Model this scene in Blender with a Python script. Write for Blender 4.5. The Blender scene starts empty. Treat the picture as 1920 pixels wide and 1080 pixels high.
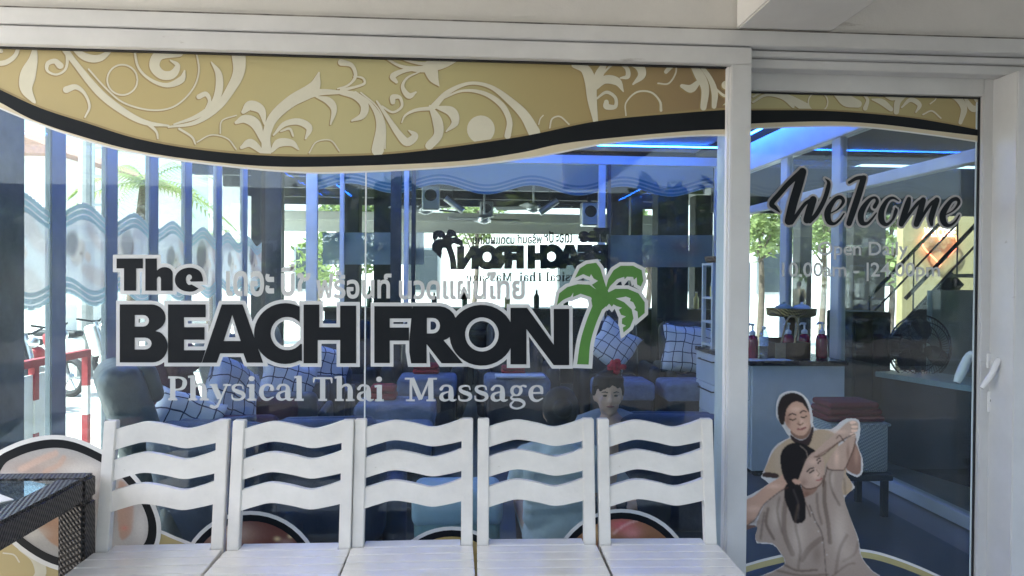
import bpy, bmesh, math, random
import numpy as np
from mathutils import Vector, Matrix, geometry
R_ = math.radians
random.seed(7)
scene = bpy.context.scene
COL = scene.collection

# ------------------------------------------------------------------ camera
FPX = 1387.0
CAM = Vector((0, 0, 1.45))
ROT = Matrix.Rotation(R_(-3.9), 3, 'Z') @ Matrix.Rotation(R_(90 - 0.6), 3, 'X') @ Matrix.Rotation(R_(0.45), 3, 'Z')
cam_d = bpy.data.cameras.new('camera')
cam = bpy.data.objects.new('camera', cam_d)
COL.objects.link(cam)
cam.matrix_world = Matrix.Translation(CAM) @ ROT.to_4x4()
cam_d.sensor_width = 36.0
cam_d.lens = FPX / 1920 * 36
cam_d.clip_end = 2000
scene.camera = cam

# ------------------------------------------------------------------ light
SUN_EL, SUN_AZ = 58.0, -112.0          # azimuth measured from +Y towards +X (sun stands to the left)
world = bpy.data.worlds.new('World')
scene.world = world
world.use_nodes = True
wn = world.node_tree
sky = wn.nodes.new('ShaderNodeTexSky')
sky.sky_type = 'NISHITA'
sky.sun_disc = False
sky.sun_elevation = R_(SUN_EL)
sky.sun_rotation = R_(SUN_AZ)
sky.air_density = 1.0
sky.dust_density = 3.0
sky.ozone_density = 0.6
bg = wn.nodes['Background']
bg.inputs[1].default_value = 0.15
wn.links.new(sky.outputs[0], bg.inputs[0])
sun_d = bpy.data.lights.new('sun', 'SUN')
sun_d.energy = 5.0
sun_d.angle = R_(0.5)
sun_d.color = (1.0, 0.95, 0.87)
sun = bpy.data.objects.new('sun', sun_d)
COL.objects.link(sun)
sdir = Vector((math.sin(R_(SUN_AZ)) * math.cos(R_(SUN_EL)), math.cos(R_(SUN_AZ)) * math.cos(R_(SUN_EL)), math.sin(R_(SUN_EL))))
sun.rotation_euler = sdir.to_track_quat('Z', 'Y').to_euler()
sun.location = (-6, -6, 12)
vs = scene.view_settings
vs.view_transform = 'Standard'
vs.look = 'None'
vs.exposure = 2.2
vs.gamma = 1.0
vs.use_curve_mapping = False
scene.render.engine = 'CYCLES'
scene.cycles.use_denoising = True
scene.cycles.max_bounces = 10
scene.cycles.diffuse_bounces = 5
scene.cycles.glossy_bounces = 5
scene.cycles.transmission_bounces = 6
scene.cycles.transparent_max_bounces = 32
scene.cycles.caustics_reflective = False
scene.cycles.caustics_refractive = False
scene.cycles.sample_clamp_indirect = 6.0

# ------------------------------------------------------------------ pixel -> place (only a direction; depth is given)
def ray(px, py):
    return ROT @ Vector(((px - 960) / FPX, (540 - py) / FPX, -1))
def at(px, py, Y):
    d = ray(px, py)
    return CAM + d * (Y / d.y)
def at_x(px, py, X):
    d = ray(px, py)
    return CAM + d * (X / d.x)
def at_z(px, py, Z):
    d = ray(px, py)
    return CAM + d * ((Z - CAM.z) / d.z)

# ------------------------------------------------------------------ materials
MATS = {}
def mat(name, col=(.5, .5, .5), rough=.5, metal=0., var=.06, scale=12., bump=0., bscale=60., emit=None, estr=0., trans=0., coat=0., spec=.5, wear=None):
    if name in MATS:
        return MATS[name]
    m = bpy.data.materials.new(name)
    m.use_nodes = True
    nt = m.node_tree
    b = nt.nodes['Principled BSDF']
    b.inputs['Roughness'].default_value = rough
    b.inputs['Metallic'].default_value = metal
    b.inputs['Specular IOR Level'].default_value = spec
    b.inputs['Coat Weight'].default_value = coat
    b.inputs['Transmission Weight'].default_value = trans
    tc = nt.nodes.new('ShaderNodeTexCoord')
    if var > 0:
        n = nt.nodes.new('ShaderNodeTexNoise')
        n.inputs['Scale'].default_value = scale
        n.inputs['Detail'].default_value = 6
        n.inputs['Roughness'].default_value = .65
        nt.links.new(tc.outputs['Object'], n.inputs['Vector'])
        r = nt.nodes.new('ShaderNodeValToRGB')
        r.color_ramp.elements[0].position = .3
        r.color_ramp.elements[1].position = .72
        r.color_ramp.elements[0].color = tuple(c * (1 - var * 1.6) for c in col) + (1,)
        r.color_ramp.elements[1].color = tuple(min(1, c * (1 + var)) for c in col) + (1,)
        nt.links.new(n.outputs['Fac'], r.inputs[0])
        src = r.outputs[0]
        if wear:      # chips, scuffs and stains with a shape of their own: colour, scale, threshold, stretch
            wc, wsc, wth, wst = wear
            mp = nt.nodes.new('ShaderNodeMapping'); mp.inputs['Scale'].default_value = wst
            nt.links.new(tc.outputs['Object'], mp.inputs['Vector'])
            wnz = nt.nodes.new('ShaderNodeTexNoise'); wnz.inputs['Scale'].default_value = wsc; wnz.inputs['Detail'].default_value = 8; wnz.inputs['Roughness'].default_value = .7
            nt.links.new(mp.outputs[0], wnz.inputs['Vector'])
            wr = nt.nodes.new('ShaderNodeMapRange'); wr.inputs['From Min'].default_value = wth; wr.inputs['From Max'].default_value = wth + .06; wr.inputs['To Max'].default_value = .8
            nt.links.new(wnz.outputs['Fac'], wr.inputs['Value'])
            wm = nt.nodes.new('ShaderNodeMix'); wm.data_type = 'RGBA'; wm.inputs[7].default_value = tuple(wc) + (1,)
            nt.links.new(wr.outputs[0], wm.inputs[0]); nt.links.new(src, wm.inputs[6]); src = wm.outputs[2]
        nt.links.new(src, b.inputs['Base Color'])
        mr = nt.nodes.new('ShaderNodeMapRange')
        mr.inputs['To Min'].default_value = max(0, rough - .08)
        mr.inputs['To Max'].default_value = min(1, rough + .1)
        nt.links.new(n.outputs['Fac'], mr.inputs['Value'])
        nt.links.new(mr.outputs[0], b.inputs['Roughness'])
    else:
        b.inputs['Base Color'].default_value = tuple(col) + (1,)
    if bump > 0:
        n2 = nt.nodes.new('ShaderNodeTexNoise')
        n2.inputs['Scale'].default_value = bscale
        n2.inputs['Detail'].default_value = 4
        nt.links.new(tc.outputs['Object'], n2.inputs['Vector'])
        bp = nt.nodes.new('ShaderNodeBump')
        bp.inputs['Strength'].default_value = bump
        bp.inputs['Distance'].default_value = .01
        nt.links.new(n2.outputs['Fac'], bp.inputs['Height'])
        nt.links.new(bp.outputs[0], b.inputs['Normal'])
    if emit:
        b.inputs['Emission Color'].default_value = tuple(emit) + (1,)
        b.inputs['Emission Strength'].default_value = estr
    MATS[name] = m
    return m

def glass_mat(name, tint, smudge=0.0, f0=.03):
    """thin architectural pane: clear transmission with a tint plus a Schlick mirror reflection"""
    m = bpy.data.materials.new(name)
    m.use_nodes = True
    nt = m.node_tree
    nt.nodes.clear()
    L = nt.links.new
    out = nt.nodes.new('ShaderNodeOutputMaterial')
    tr = nt.nodes.new('ShaderNodeBsdfTransparent')
    tr.inputs[0].default_value = tuple(tint) + (1,)
    gl = nt.nodes.new('ShaderNodeBsdfGlossy')
    gl.inputs['Roughness'].default_value = .01
    lw = nt.nodes.new('ShaderNodeLayerWeight')
    lw.inputs[0].default_value = .5
    p = nt.nodes.new('ShaderNodeMath'); p.operation = 'POWER'; p.inputs[1].default_value = 5
    L(lw.outputs['Facing'], p.inputs[0])
    ma = nt.nodes.new('ShaderNodeMath'); ma.operation = 'MULTIPLY_ADD'
    ma.inputs[1].default_value = 1 - f0; ma.inputs[2].default_value = f0
    L(p.outputs[0], ma.inputs[0])
    mx = nt.nodes.new('ShaderNodeMixShader')
    L(ma.outputs[0], mx.inputs[0]); L(tr.outputs[0], mx.inputs[1]); L(gl.outputs[0], mx.inputs[2])
    last = mx
    if smudge > 0:
        tc = nt.nodes.new('ShaderNodeTexCoord')
        n = nt.nodes.new('ShaderNodeTexNoise'); n.inputs['Scale'].default_value = 2.2; n.inputs['Detail'].default_value = 8
        L(tc.outputs['Object'], n.inputs['Vector'])
        mr = nt.nodes.new('ShaderNodeMapRange')
        mr.inputs['From Min'].default_value = .45; mr.inputs['From Max'].default_value = .8
        mr.inputs['To Min'].default_value = 0; mr.inputs['To Max'].default_value = smudge
        L(n.outputs['Fac'], mr.inputs['Value'])
        df = nt.nodes.new('ShaderNodeBsdfDiffuse'); df.inputs[0].default_value = (.7, .7, .7, 1)
        mx2 = nt.nodes.new('ShaderNodeMixShader')
        L(mr.outputs[0], mx2.inputs[0]); L(mx.outputs[0], mx2.inputs[1]); L(df.outputs[0], mx2.inputs[2])
        last = mx2
    L(last.outputs[0], out.inputs[0])
    MATS[name] = m
    return m

def film_mat(name, col, opacity=.5, transl=.5, attr=False):
    """vinyl film on a pane: part clear, part diffuse, part translucent"""
    m = bpy.data.materials.new(name)
    m.use_nodes = True
    nt = m.node_tree
    nt.nodes.clear()
    L = nt.links.new
    out = nt.nodes.new('ShaderNodeOutputMaterial')
    tr = nt.nodes.new('ShaderNodeBsdfTransparent')
    df = nt.nodes.new('ShaderNodeBsdfDiffuse')
    tl = nt.nodes.new('ShaderNodeBsdfTranslucent')
    for s in (df, tl):
        s.inputs[0].default_value = tuple(col) + (1,)
    if attr:
        a = nt.nodes.new('ShaderNodeVertexColor'); a.layer_name = 'print'
        for s in (df, tl):
            L(a.outputs[0], s.inputs[0])
    m1 = nt.nodes.new('ShaderNodeMixShader'); m1.inputs[0].default_value = transl
    L(df.outputs[0], m1.inputs[1]); L(tl.outputs[0], m1.inputs[2])
    m2 = nt.nodes.new('ShaderNodeMixShader'); m2.inputs[0].default_value = opacity
    L(tr.outputs[0], m2.inputs[1]); L(m1.outputs[0], m2.inputs[2])
    L(m2.outputs[0], out.inputs[0])
    MATS[name] = m
    return m

def rattan_mat(name, dark, light, freq, rough=.4):
    m = bpy.data.materials.new(name); m.use_nodes = True
    nt = m.node_tree; L = nt.links.new; b = nt.nodes['Principled BSDF']
    tc = nt.nodes.new('ShaderNodeTexCoord')
    sx = nt.nodes.new('ShaderNodeSeparateXYZ'); L(tc.outputs['Object'], sx.inputs[0])
    def M(op, a, c=None):
        n = nt.nodes.new('ShaderNodeMath'); n.operation = op
        for i, q in enumerate((a, c)):
            if q is None: continue
            if isinstance(q, (int, float)): n.inputs[i].default_value = q
            else: L(q, n.inputs[i])
        return n.outputs[0]
    u = M('ADD', sx.outputs['X'], sx.outputs['Y']); v = M('ADD', sx.outputs['Z'], M('MULTIPLY', M('SUBTRACT', sx.outputs['X'], sx.outputs['Y']), .5))
    s1 = M('SINE', M('MULTIPLY', u, freq)); s2 = M('SINE', M('MULTIPLY', v, freq))
    h = M('MULTIPLY_ADD', M('MULTIPLY', s1, s2), .5)
    nt.nodes[-1].inputs[2].default_value = .5
    r = nt.nodes.new('ShaderNodeValToRGB')
    r.color_ramp.elements[0].color = tuple(dark) + (1,); r.color_ramp.elements[1].color = tuple(light) + (1,)
    r.color_ramp.elements[0].position = .2; r.color_ramp.elements[1].position = .8
    L(h, r.inputs[0]); L(r.outputs[0], b.inputs['Base Color'])
    bp = nt.nodes.new('ShaderNodeBump'); bp.inputs['Strength'].default_value = 1; bp.inputs['Distance'].default_value = .006
    L(h, bp.inputs['Height']); L(bp.outputs[0], b.inputs['Normal'])
    b.inputs['Roughness'].default_value = rough
    MATS[name] = m
    return m

def print_mat(name):
    """opaque print; ink colours stored per vertex"""
    m = mat(name, (.5, .5, .5), .5, var=0, spec=.12)
    nt = m.node_tree
    a = nt.nodes.new('ShaderNodeVertexColor'); a.layer_name = 'print'
    nt.links.new(a.outputs[0], nt.nodes['Principled BSDF'].inputs['Base Color'])
    return m

# ------------------------------------------------------------------ mesh collector
ROOTLOC = {}
def catmull(pts, n=6, closed=False):
    P = [Vector(p) for p in pts]
    if len(P) < 3:
        return P
    out = []
    m = len(P)
    rng = range(m) if closed else range(m - 1)
    for i in rng:
        p0 = P[(i - 1) % m] if closed or i > 0 else P[i] * 2 - P[i + 1]
        p1 = P[i]; p2 = P[(i + 1) % m]
        p3 = P[(i + 2) % m] if closed or i + 2 < m else p2 * 2 - p1
        for k in range(n):
            t = k / n
            out.append(.5 * ((2 * p1) + (p2 - p0) * t + (2 * p0 - 5 * p1 + 4 * p2 - p3) * t * t + (3 * p1 - p0 - 3 * p2 + p3) * t ** 3))
    if not closed:
        out.append(P[-1])
    return out

class MB:
    def __init__(s):
        s.v = []; s.f = []
    def add(s, vs_, fs):
        o = len(s.v)
        s.v += [tuple(v) for v in vs_]
        s.f += [tuple(i + o for i in f) for f in fs]
        return s
    def box(s, x0, x1, y0, y1, z0, z1):
        return s.add([(x0, y0, z0), (x1, y0, z0), (x1, y1, z0), (x0, y1, z0), (x0, y0, z1), (x1, y0, z1), (x1, y1, z1), (x0, y1, z1)],
                     [(0, 3, 2, 1), (4, 5, 6, 7), (0, 1, 5, 4), (1, 2, 6, 5), (2, 3, 7, 6), (3, 0, 4, 7)])
    def bar(s, a, b, w, h, up=(0, 0, 1)):
        a = Vector(a); b = Vector(b); d = (b - a).normalized(); u = Vector(up)
        if abs(d.dot(u)) > .98: u = Vector((0, 1, 0))
        x = d.cross(u).normalized(); u = x.cross(d).normalized()
        c = []
        for p in (a, b):
            for sx, su in ((-1, -1), (1, -1), (1, 1), (-1, 1)):
                c.append(p + x * (sx * w / 2) + u * (su * h / 2))
        return s.add(c, [(0, 1, 2, 3), (7, 6, 5, 4), (0, 4, 5, 1), (1, 5, 6, 2), (2, 6, 7, 3), (3, 7, 4, 0)])
    def tube(s, pts, r, n=8, smoothn=0, closed=False):
        P = [Vector(p) for p in pts]
        rr = list(r) if hasattr(r, '__len__') else [r] * len(P)
        if smoothn:
            Q = [tuple(p) + (q,) for p, q in zip(P, rr)]
            C4 = catmull(Q, smoothn, closed)
            P = [Vector(c[:3]) for c in C4]; rr = [max(.0005, c[3]) for c in C4]
        vs_, fs = [], []
        m = len(P)
        prev = None
        for i, p in enumerate(P):
            if closed: t = P[(i + 1) % m] - P[i - 1]
            else: t = P[min(i + 1, m - 1)] - P[max(i - 1, 0)]
            t = t.normalized() if t.length > 1e-9 else Vector((0, 0, 1))
            if prev is None:
                up = Vector((0, 0, 1)) if abs(t.z) < .9 else Vector((1, 0, 0))
            else: up = prev
            x = t.cross(up).normalized(); u = x.cross(t).normalized(); prev = u
            for k in range(n):
                a = 2 * math.pi * k / n
                vs_.append(p + (x * math.cos(a) + u * math.sin(a)) * rr[i])
        for i in range(m if closed else m - 1):
            j = (i + 1) % m
            for k in range(n):
                l = (k + 1) % n
                fs.append((i * n + k, i * n + l, j * n + l, j * n + k))
        if not closed:
            fs.append(tuple(range(n))[::-1]); fs.append(tuple((m - 1) * n + k for k in range(n)))
        return s.add(vs_, fs)
    def lathe(s, prof, c=(0, 0, 0), n=20, axis='z'):
        vs_, fs = [], []
        c = Vector(c)
        for r, h in prof:
            for k in range(n):
                a = 2 * math.pi * k / n
                q = (r * math.cos(a), r * math.sin(a), h)
                if axis == 'y': q = (q[0], q[2], q[1])
                if axis == 'x': q = (q[2], q[0], q[1])
                vs_.append(c + Vector(q))
        m = len(prof)
        for i in range(m - 1):
            for k in range(n):
                l = (k + 1) % n
                fs.append((i * n + k, i * n + l, (i + 1) * n + l, (i + 1) * n + k))
        fs.append(tuple(range(n))[::-1]); fs.append(tuple((m - 1) * n + k for k in range(n)))
        return s.add(vs_, fs)
    def ell(s, c, r, n=16, m=10, rot=None):
        vs_, fs = [], []
        c = Vector(c)
        for i in range(m + 1):
            th = math.pi * i / m
            for k in range(n):
                a = 2 * math.pi * k / n
                q = Vector((r[0] * math.sin(th) * math.cos(a), r[1] * math.sin(th) * math.sin(a), r[2] * math.cos(th)))
                if rot: q = rot @ q
                vs_.append(c + q)
        for i in range(m):
            for k in range(n):
                l = (k + 1) % n
                fs.append((i * n + k, (i + 1) * n + k, (i + 1) * n + l, i * n + l))
        return s.add(vs_, fs)
    def prism(s, poly, y0, y1, holes=()):
        """poly given in (x,z); extruded from y0 (front) to y1"""
        loops = [[Vector((p[0], p[1], 0)) for p in poly]] + [[Vector((p[0], p[1], 0)) for p in h] for h in holes]
        tri = geometry.tessellate_polygon(loops)
        flat = [p for l in loops for p in l]
        n = len(flat)
        vs_ = [(p.x, y0, p.y) for p in flat] + [(p.x, y1, p.y) for p in flat]
        fs = [t for t in tri] + [tuple(i + n for i in t)[::-1] for t in tri]
        o = 0
        for l in loops:
            k = len(l)
            for i in range(k):
                j = (i + 1) % k
                fs.append((o + i, o + j, n + o + j, n + o + i))
            o += k
        return s.add(vs_, fs)
    def sheet(s, poly, y, holes=()):
        loops = [[Vector((p[0], p[1], 0)) for p in poly]] + [[Vector((p[0], p[1], 0)) for p in h] for h in holes]
        tri = geometry.tessellate_polygon(loops)
        flat = [p for l in loops for p in l]
        return s.add([(p.x, y, p.y) for p in flat], list(tri))
    def ribbon(s, pts, w, y, closed=False, cap=True):
        """flat stroke in the x/z plane at depth y; w = one width or a list"""
        P = [Vector((p[0], p[1])) for p in pts]
        m = len(P)
        ww = list(w) if hasattr(w, '__len__') else [w] * m
        L, Rr = [], []
        for i in range(m):
            if closed: a, b = P[i - 1], P[(i + 1) % m]
            else: a, b = P[max(0, i - 1)], P[min(m - 1, i + 1)]
            d1 = (P[i] - a); d2 = (b - P[i])
            d1 = d1.normalized() if d1.length > 1e-9 else None
            d2 = d2.normalized() if d2.length > 1e-9 else None
            d1 = d1 or d2; d2 = d2 or d1
            t = d1 + d2
            t = t.normalized() if t.length > 1e-6 else d1
            nrm = Vector((-t.y, t.x))
            k = 1 / max(.45, nrm.dot(Vector((-d1.y, d1.x))))
            L.append(P[i] + nrm * ww[i] / 2 * k); Rr.append(P[i] - nrm * ww[i] / 2 * k)
        ys = [y - .00016 * i / m for i in range(m)]
        vs_ = [(p.x, q, p.y) for p, q in zip(L, ys)] + [(p.x, q, p.y) for p, q in zip(Rr, ys)]
        fs = []
        for i in range(m if closed else m - 1):
            j = (i + 1) % m
            fs.append((i, j, m + j, m + i))
        s.add(vs_, fs)
        if cap and not closed:
            for e in (0, -1):
                r = ww[e] / 2
                if r > 1e-5:
                    d = (P[0] - P[1]) if e == 0 else (P[-1] - P[-2])
                    a0 = math.atan2(d.y, d.x)
                    c = P[e]
                    yc = y + (.00005 if e == 0 else -.0002)
                    ring = [(c.x, yc, c.y)] + [(c.x + r * math.cos(a0 + t), yc, c.y + r * math.sin(a0 + t)) for t in np.linspace(-math.pi / 2, math.pi / 2, 7)]
                    s.add(ring, [(0, k, k + 1) for k in range(1, 7)])
        return s
    def rbox(s, x0, x1, y0, y1, z0, z1, r=.05, seg=3, rot=None, org=None):
        """rounded soft box"""
        b = bmesh.new()
        bmesh.ops.create_cube(b, size=1)
        sx, sy, sz = x1 - x0, y1 - y0, z1 - z0
        for v in b.verts:
            v.co = Vector((v.co.x * sx, v.co.y * sy, v.co.z * sz))
        bmesh.ops.bevel(b, geom=b.edges[:], offset=min(r, .49 * min(sx, sy, sz)), segments=seg, affect='EDGES', profile=.5)
        c = Vector(((x0 + x1) / 2, (y0 + y1) / 2, (z0 + z1) / 2))
        b.verts.index_update()
        vs_ = []
        for v in b.verts:
            q = v.co + c
            if rot is not None:
                q = rot @ (q - org) + org
            vs_.append(q)
        fs = [tuple(v.index for v in f.verts) for f in b.faces]
        b.free()
        return s.add(vs_, fs)
    def build(s, name, m, parent=None, smooth=False, bevel=0., label=None, local=False):
        o = (0, 0, 0) if (parent is None or local) else ROOTLOC.get(parent.name, (0, 0, 0))
        me = bpy.data.meshes.new(name)
        vv = [(x - o[0], y - o[1], z - o[2]) for x, y, z in s.v]
        me.from_pydata(vv, [], s.f)
        if bevel > 0:
            b = bmesh.new(); b.from_mesh(me)
            bmesh.ops.recalc_face_normals(b, faces=b.faces)
            ed = [e for e in b.edges if len(e.link_faces) == 2 and e.calc_face_angle(0) > .6]
            bmesh.ops.bevel(b, geom=ed, offset=bevel, segments=2, affect='EDGES', clamp_overlap=True)
            b.to_mesh(me); b.free()
        else:
            b = bmesh.new(); b.from_mesh(me)
            bmesh.ops.recalc_face_normals(b, faces=b.faces)
            b.to_mesh(me); b.free()
        me.materials.append(m if not isinstance(m, str) else MATS[m])
        if smooth:
            for p in me.polygons: p.use_smooth = True
            if smooth != 'all':
                try: me.set_sharp_from_angle(angle=R_(42))
                except Exception: pass
        ob = bpy.data.objects.new(name, me)
        COL.objects.link(ob)
        if parent is not None:
            ob.parent = parent
            ROOTLOC[ob.name] = o
        if label: ob['label'] = label
        return ob

def thing(name, label, cat, loc=(0, 0, 0), rz=0, group=None):
    o = bpy.data.objects.new(name, None)
    o.empty_display_size = .1
    COL.objects.link(o)
    o.location = loc; o.rotation_euler = (0, 0, rz)
    o['label'] = label; o['category'] = cat
    if group: o['group'] = group
    ROOTLOC[o.name] = tuple(loc)
    return o
def tag(o, label, cat, group=None):
    o['label'] = label; o['category'] = cat
    if group: o['group'] = group
    return o
def struct(o):
    o['kind'] = 'structure'
    return o
def copy_tree(o, parent=None):
    c = o.copy(); COL.objects.link(c)
    c.parent = parent
    for ch in list(o.children): copy_tree(ch, c)
    return c
def place(proto, first, loc, rz, label, group):
    o = proto if first else copy_tree(proto)
    o.location = loc; o.rotation_euler = (0, 0, rz)
    o['label'] = label; o['group'] = group
    return o

# ------------------------------------------------------------------ base palette
mat('plaster', (.69, .675, .64), .8, var=.06, scale=2, bump=.15, bscale=120, wear=((.42, .39, .35), 2.2, .64, (.5, 1, 3)))
mat('alu_white', (.67, .67, .665), .36, var=.06, scale=3.5, bump=.03, bscale=300, wear=((.40, .38, .35), 7, .66, (.35, 1, 1.6)))
mat('alu_inner', (.66, .68, .70), .4, var=.05, scale=5)
mat('seal_black', (.015, .015, .018), .6, var=0)
mat('chair_paint', (.73, .705, .66), .34, var=.08, scale=5, bump=.12, bscale=45, coat=.15, wear=((.38, .33, .26), 26, .70, (1, 1, 1)))
mat('seat_paint', (.76, .745, .715), .17, var=.07, scale=6, bump=.06, bscale=50, coat=.35, wear=((.42, .38, .32), 22, .70, (.3, 1, 1)))
mat('vinyl_black', (.008, .010, .013), .45, var=.1, scale=6, spec=.2)
mat('vinyl_grey', (.62, .63, .63), .45, var=.05, scale=6)
mat('vinyl_letter_grey', (.58, .59, .58), .5, var=.08, scale=6)
mat('vinyl_green', (.075, .22, .035), .42, var=.1, scale=8)
mat('vinyl_cream', (.66, .58, .42), .45, var=.05, scale=6)
mat('vinyl_white', (.75, .75, .73), .45, var=.04, scale=6)
mat('scroll_cream', (.66, .63, .50), .45, var=.05, scale=6)
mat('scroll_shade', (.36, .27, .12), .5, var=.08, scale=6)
mat('terrace_tile', (.24, .23, .21), .35, var=.12, scale=4, bump=.05)
mat('floor_tile', (.085, .09, .10), .3, var=.12, scale=3)
mat('rattan', (.045, .036, .032), .38, var=.25, scale=40)
mat('paper', (.75, .75, .73), .5, var=.03)
mat('paper_red', (.5, .1, .09), .4, var=.2, scale=30)
mat('paper_dark', (.06, .06, .07), .35, var=.3, scale=30)
glass_mat('front_glass', (.88, .95, .965), smudge=.05)
glass_mat('door_glass', (.88, .95, .965), smudge=.035)
glass_mat('side_glass', (.92, .97, .96))
glass_mat('table_glass', (.9, .95, .93))

YG = 2.95      # front face of the window pane
YF = 2.895     # front face of the window frame
YD = 3.055     # front face of the sliding door's pane
def w(px, py, Y=YG):
    p = at(px, py, Y)
    return (p.x, p.z)
# ------------------------------------------------------------------ ground, terrace, shell of the shop
mb = MB(); mb.box(-300, 300, -200, 400, -.4, -.30)
street = struct(mb.build('ground', mat('street_concrete', (.55, .54, .51), .85, var=.12, scale=.6, bump=.2)))
mb = MB(); mb.box(-120, 120, -60, -1.56, -.299, -.296)
struct(mb.build('road', mat('asphalt', (.05, .05, .052), .85, var=.2, scale=.8, bump=.2)))  # unseen dark strip added to dim the ground mirrored in the panes
mb = MB(); mb.box(-2.75, 9, -1.55, 16.5, -.3, 0.0)
struct(mb.build('terrace_floor', 'terrace_tile'))
XL, XR, YB = -2.2, 2.7, 8.4
mb = MB(); mb.box(XL, XR, 3.0, YB, .002, .012)
struct(mb.build('shop_floor', 'floor_tile'))
ZC = 2.96
# terrace ceiling (open towards the street behind the photographer)
mb = MB(); mb.box(-3.4, 6.2, -2.2, 2.86, 2.92, 3.05)
struct(mb.build('ceiling', 'plaster'))
# fascia wall above the frames
zt = w(640, 35, YF)[1]
f = thing('fascia_wall', 'off white plaster wall strip above the shop window frames', 'wall', (0, 2.9, 2.45))
def line_z(pts, X, Y):
    """height of a traced line at X on plane Y"""
    q = [w(a, b, Y) for a, b in pts]
    for (x0, z0), (x1, z1) in zip(q[:-1], q[1:]):
        if X <= x1 or (x1, z1) == q[-1]:
            return z0 + (z1 - z0) * (X - x0) / (x1 - x0)
zA = w(700, 36, YF)[1]     # plaster / aluminium joint
zA2 = w(700, 66, YF)[1]    # groove
zB = w(700, 101, YF)[1]    # top of the glass
mb = MB(); mb.box(-3.4, 6.2, 2.905, 3.10, zA + .002, 3.3)
mb.build('plaster_face', 'plaster', f)
# beam towards the street
bx0, bx1 = w(1381, 56, 2.9)[0], w(1556, 58, 2.9)[0]
bz = zA + .006
mb = MB(); mb.box(bx0, bx1, -2.2, 2.903, bz, 2.918)
tag(mb.build('ceiling_beam', 'plaster', bevel=.006), 'off white plaster ceiling beam running out from the fascia wall above the post', 'beam')

# header of the frame
hd = thing('window_header', 'white aluminium header with a groove running above window and door', 'frame', (0, 2.9, 2.3))
xpost0, xpost1 = w(1372, 120, YF)[0], w(1410, 120, YF)[0]
MB().box(-3.4, 6.2, 2.88, 3.10, zA2 + .002, zA).build('upper_rail', 'alu_white', hd, bevel=.003)
MB().box(-3.4, 6.2, 2.8785, 2.8795, zA - .0035, zA + .0015).build('caulk_line', mat('caulk', (.24, .22, .20), .9, var=.5, scale=9), hd)
MB().box(-3.4, xpost1, YF, 3.02, zB, zA2 - .003).build('lower_rail', 'alu_white', hd, bevel=.003)
zd1 = w(1650, 112, 2.93)[1]; zd2 = w(1650, 134, 2.96)[1]
MB().box(xpost1 + .002, 6.2, 2.93, 3.10, zd1, zA2 - .003).build('door_track', 'alu_white', hd, bevel=.003)
MB().box(xpost1 + .002, 6.2, 2.955, 3.10, zd2, zd1 - .003).build('door_track', 'alu_white', hd, bevel=.003)
# rest of the shop shell
sr = thing('shop_roof', 'flat concrete roof slab over the massage room with an eave added against the sun', 'roof', (0, 5.7, ZC))
MB().box(XL - 1.6, 4.9, 3.11, YB + 5.6, ZC + .02, ZC + .28).build('slab', 'plaster', sr)  # unseen street-side eave added to keep sun patches out of the room
MB().box(4.901, 9.0, 3.11, 8.9, ZC + .02, ZC + .28).build('side_slab', 'plaster', sr)
MB().box(XR + .06, 9.0, 3.11, 8.905, ZC - .03, ZC + .018).build('side_soffit', mat('soffit_dark', (.10, .105, .12), .7, var=.15), sr)
MB().box(XL + .1, XR - .06, 3.11, YB - .1, ZC - .03, ZC).build('ceiling_panel', mat('ceiling_white', (.52, .52, .54), .6, var=.03), sr)

# ------------------------------------------------------------------ shop window with its vinyl
win = thing('shop_window', 'large fixed shop window with gold banner, black logo lettering and palm emblem', 'window', (0, YG, 0))
xw0 = -3.2
MB().box(xw0, xpost0 + .02, YG, YG + .008, -.0, zB + .03).build('glass_pane', 'front_glass', win)
# post between window and door, and the glazing bead
MB().box(xpost0, xpost1, YF, 3.02, .001, zB - .001).build('post', 'alu_white', win, bevel=.004)
MB().box(xpost0 - .006, xpost0 - .001, YF + .03, YG - .002, .05, zB - .002).build('glazing_bead', mat('bead_white', (.85, .85, .85), .3, var=0), win)
MB().box(xw0, xpost0, YF, 3.02, .001, .07).build('bottom_rail', 'alu_white', win, bevel=.004)
MB().box(xw0, xpost0 - .008, YF + .035, YG - .002, zB - .006, zB - .001).build('seal', 'seal_black', win)
# the joint between two sheets of glass
jx = w(684, 700)[0]
MB().box(jx - .0025, jx + .0025, YG - .0008, YG + .0088, .07, zB).build('glass_joint', mat('silicone', (.72, .75, .75), .4, var=0), win)
jx2 = w(847, 350)[0]

def zr(n):  # zoom frames used while tracing the photograph: origin and scale
    return {1: (0, 0, 3), 2: (640, 0, 3), 3: (1280, 0, 3), 4: (0, 360, 3), 5: (640, 360, 3), 6: (1280, 360, 3),
            7: (1420, 300, 4.5), 8: (200, 460, 4.174), 9: (1390, 700, 2.843), 11: (0, 720, 3), 12: (640, 720, 3)}[n]
def zp(n, u, v, Y=YG):
    ox, oy, s = zr(n)
    return w(ox + u / s, oy + v / s, Y)
PXM = YG / FPX      # metres per photo pixel on the pane

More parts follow.
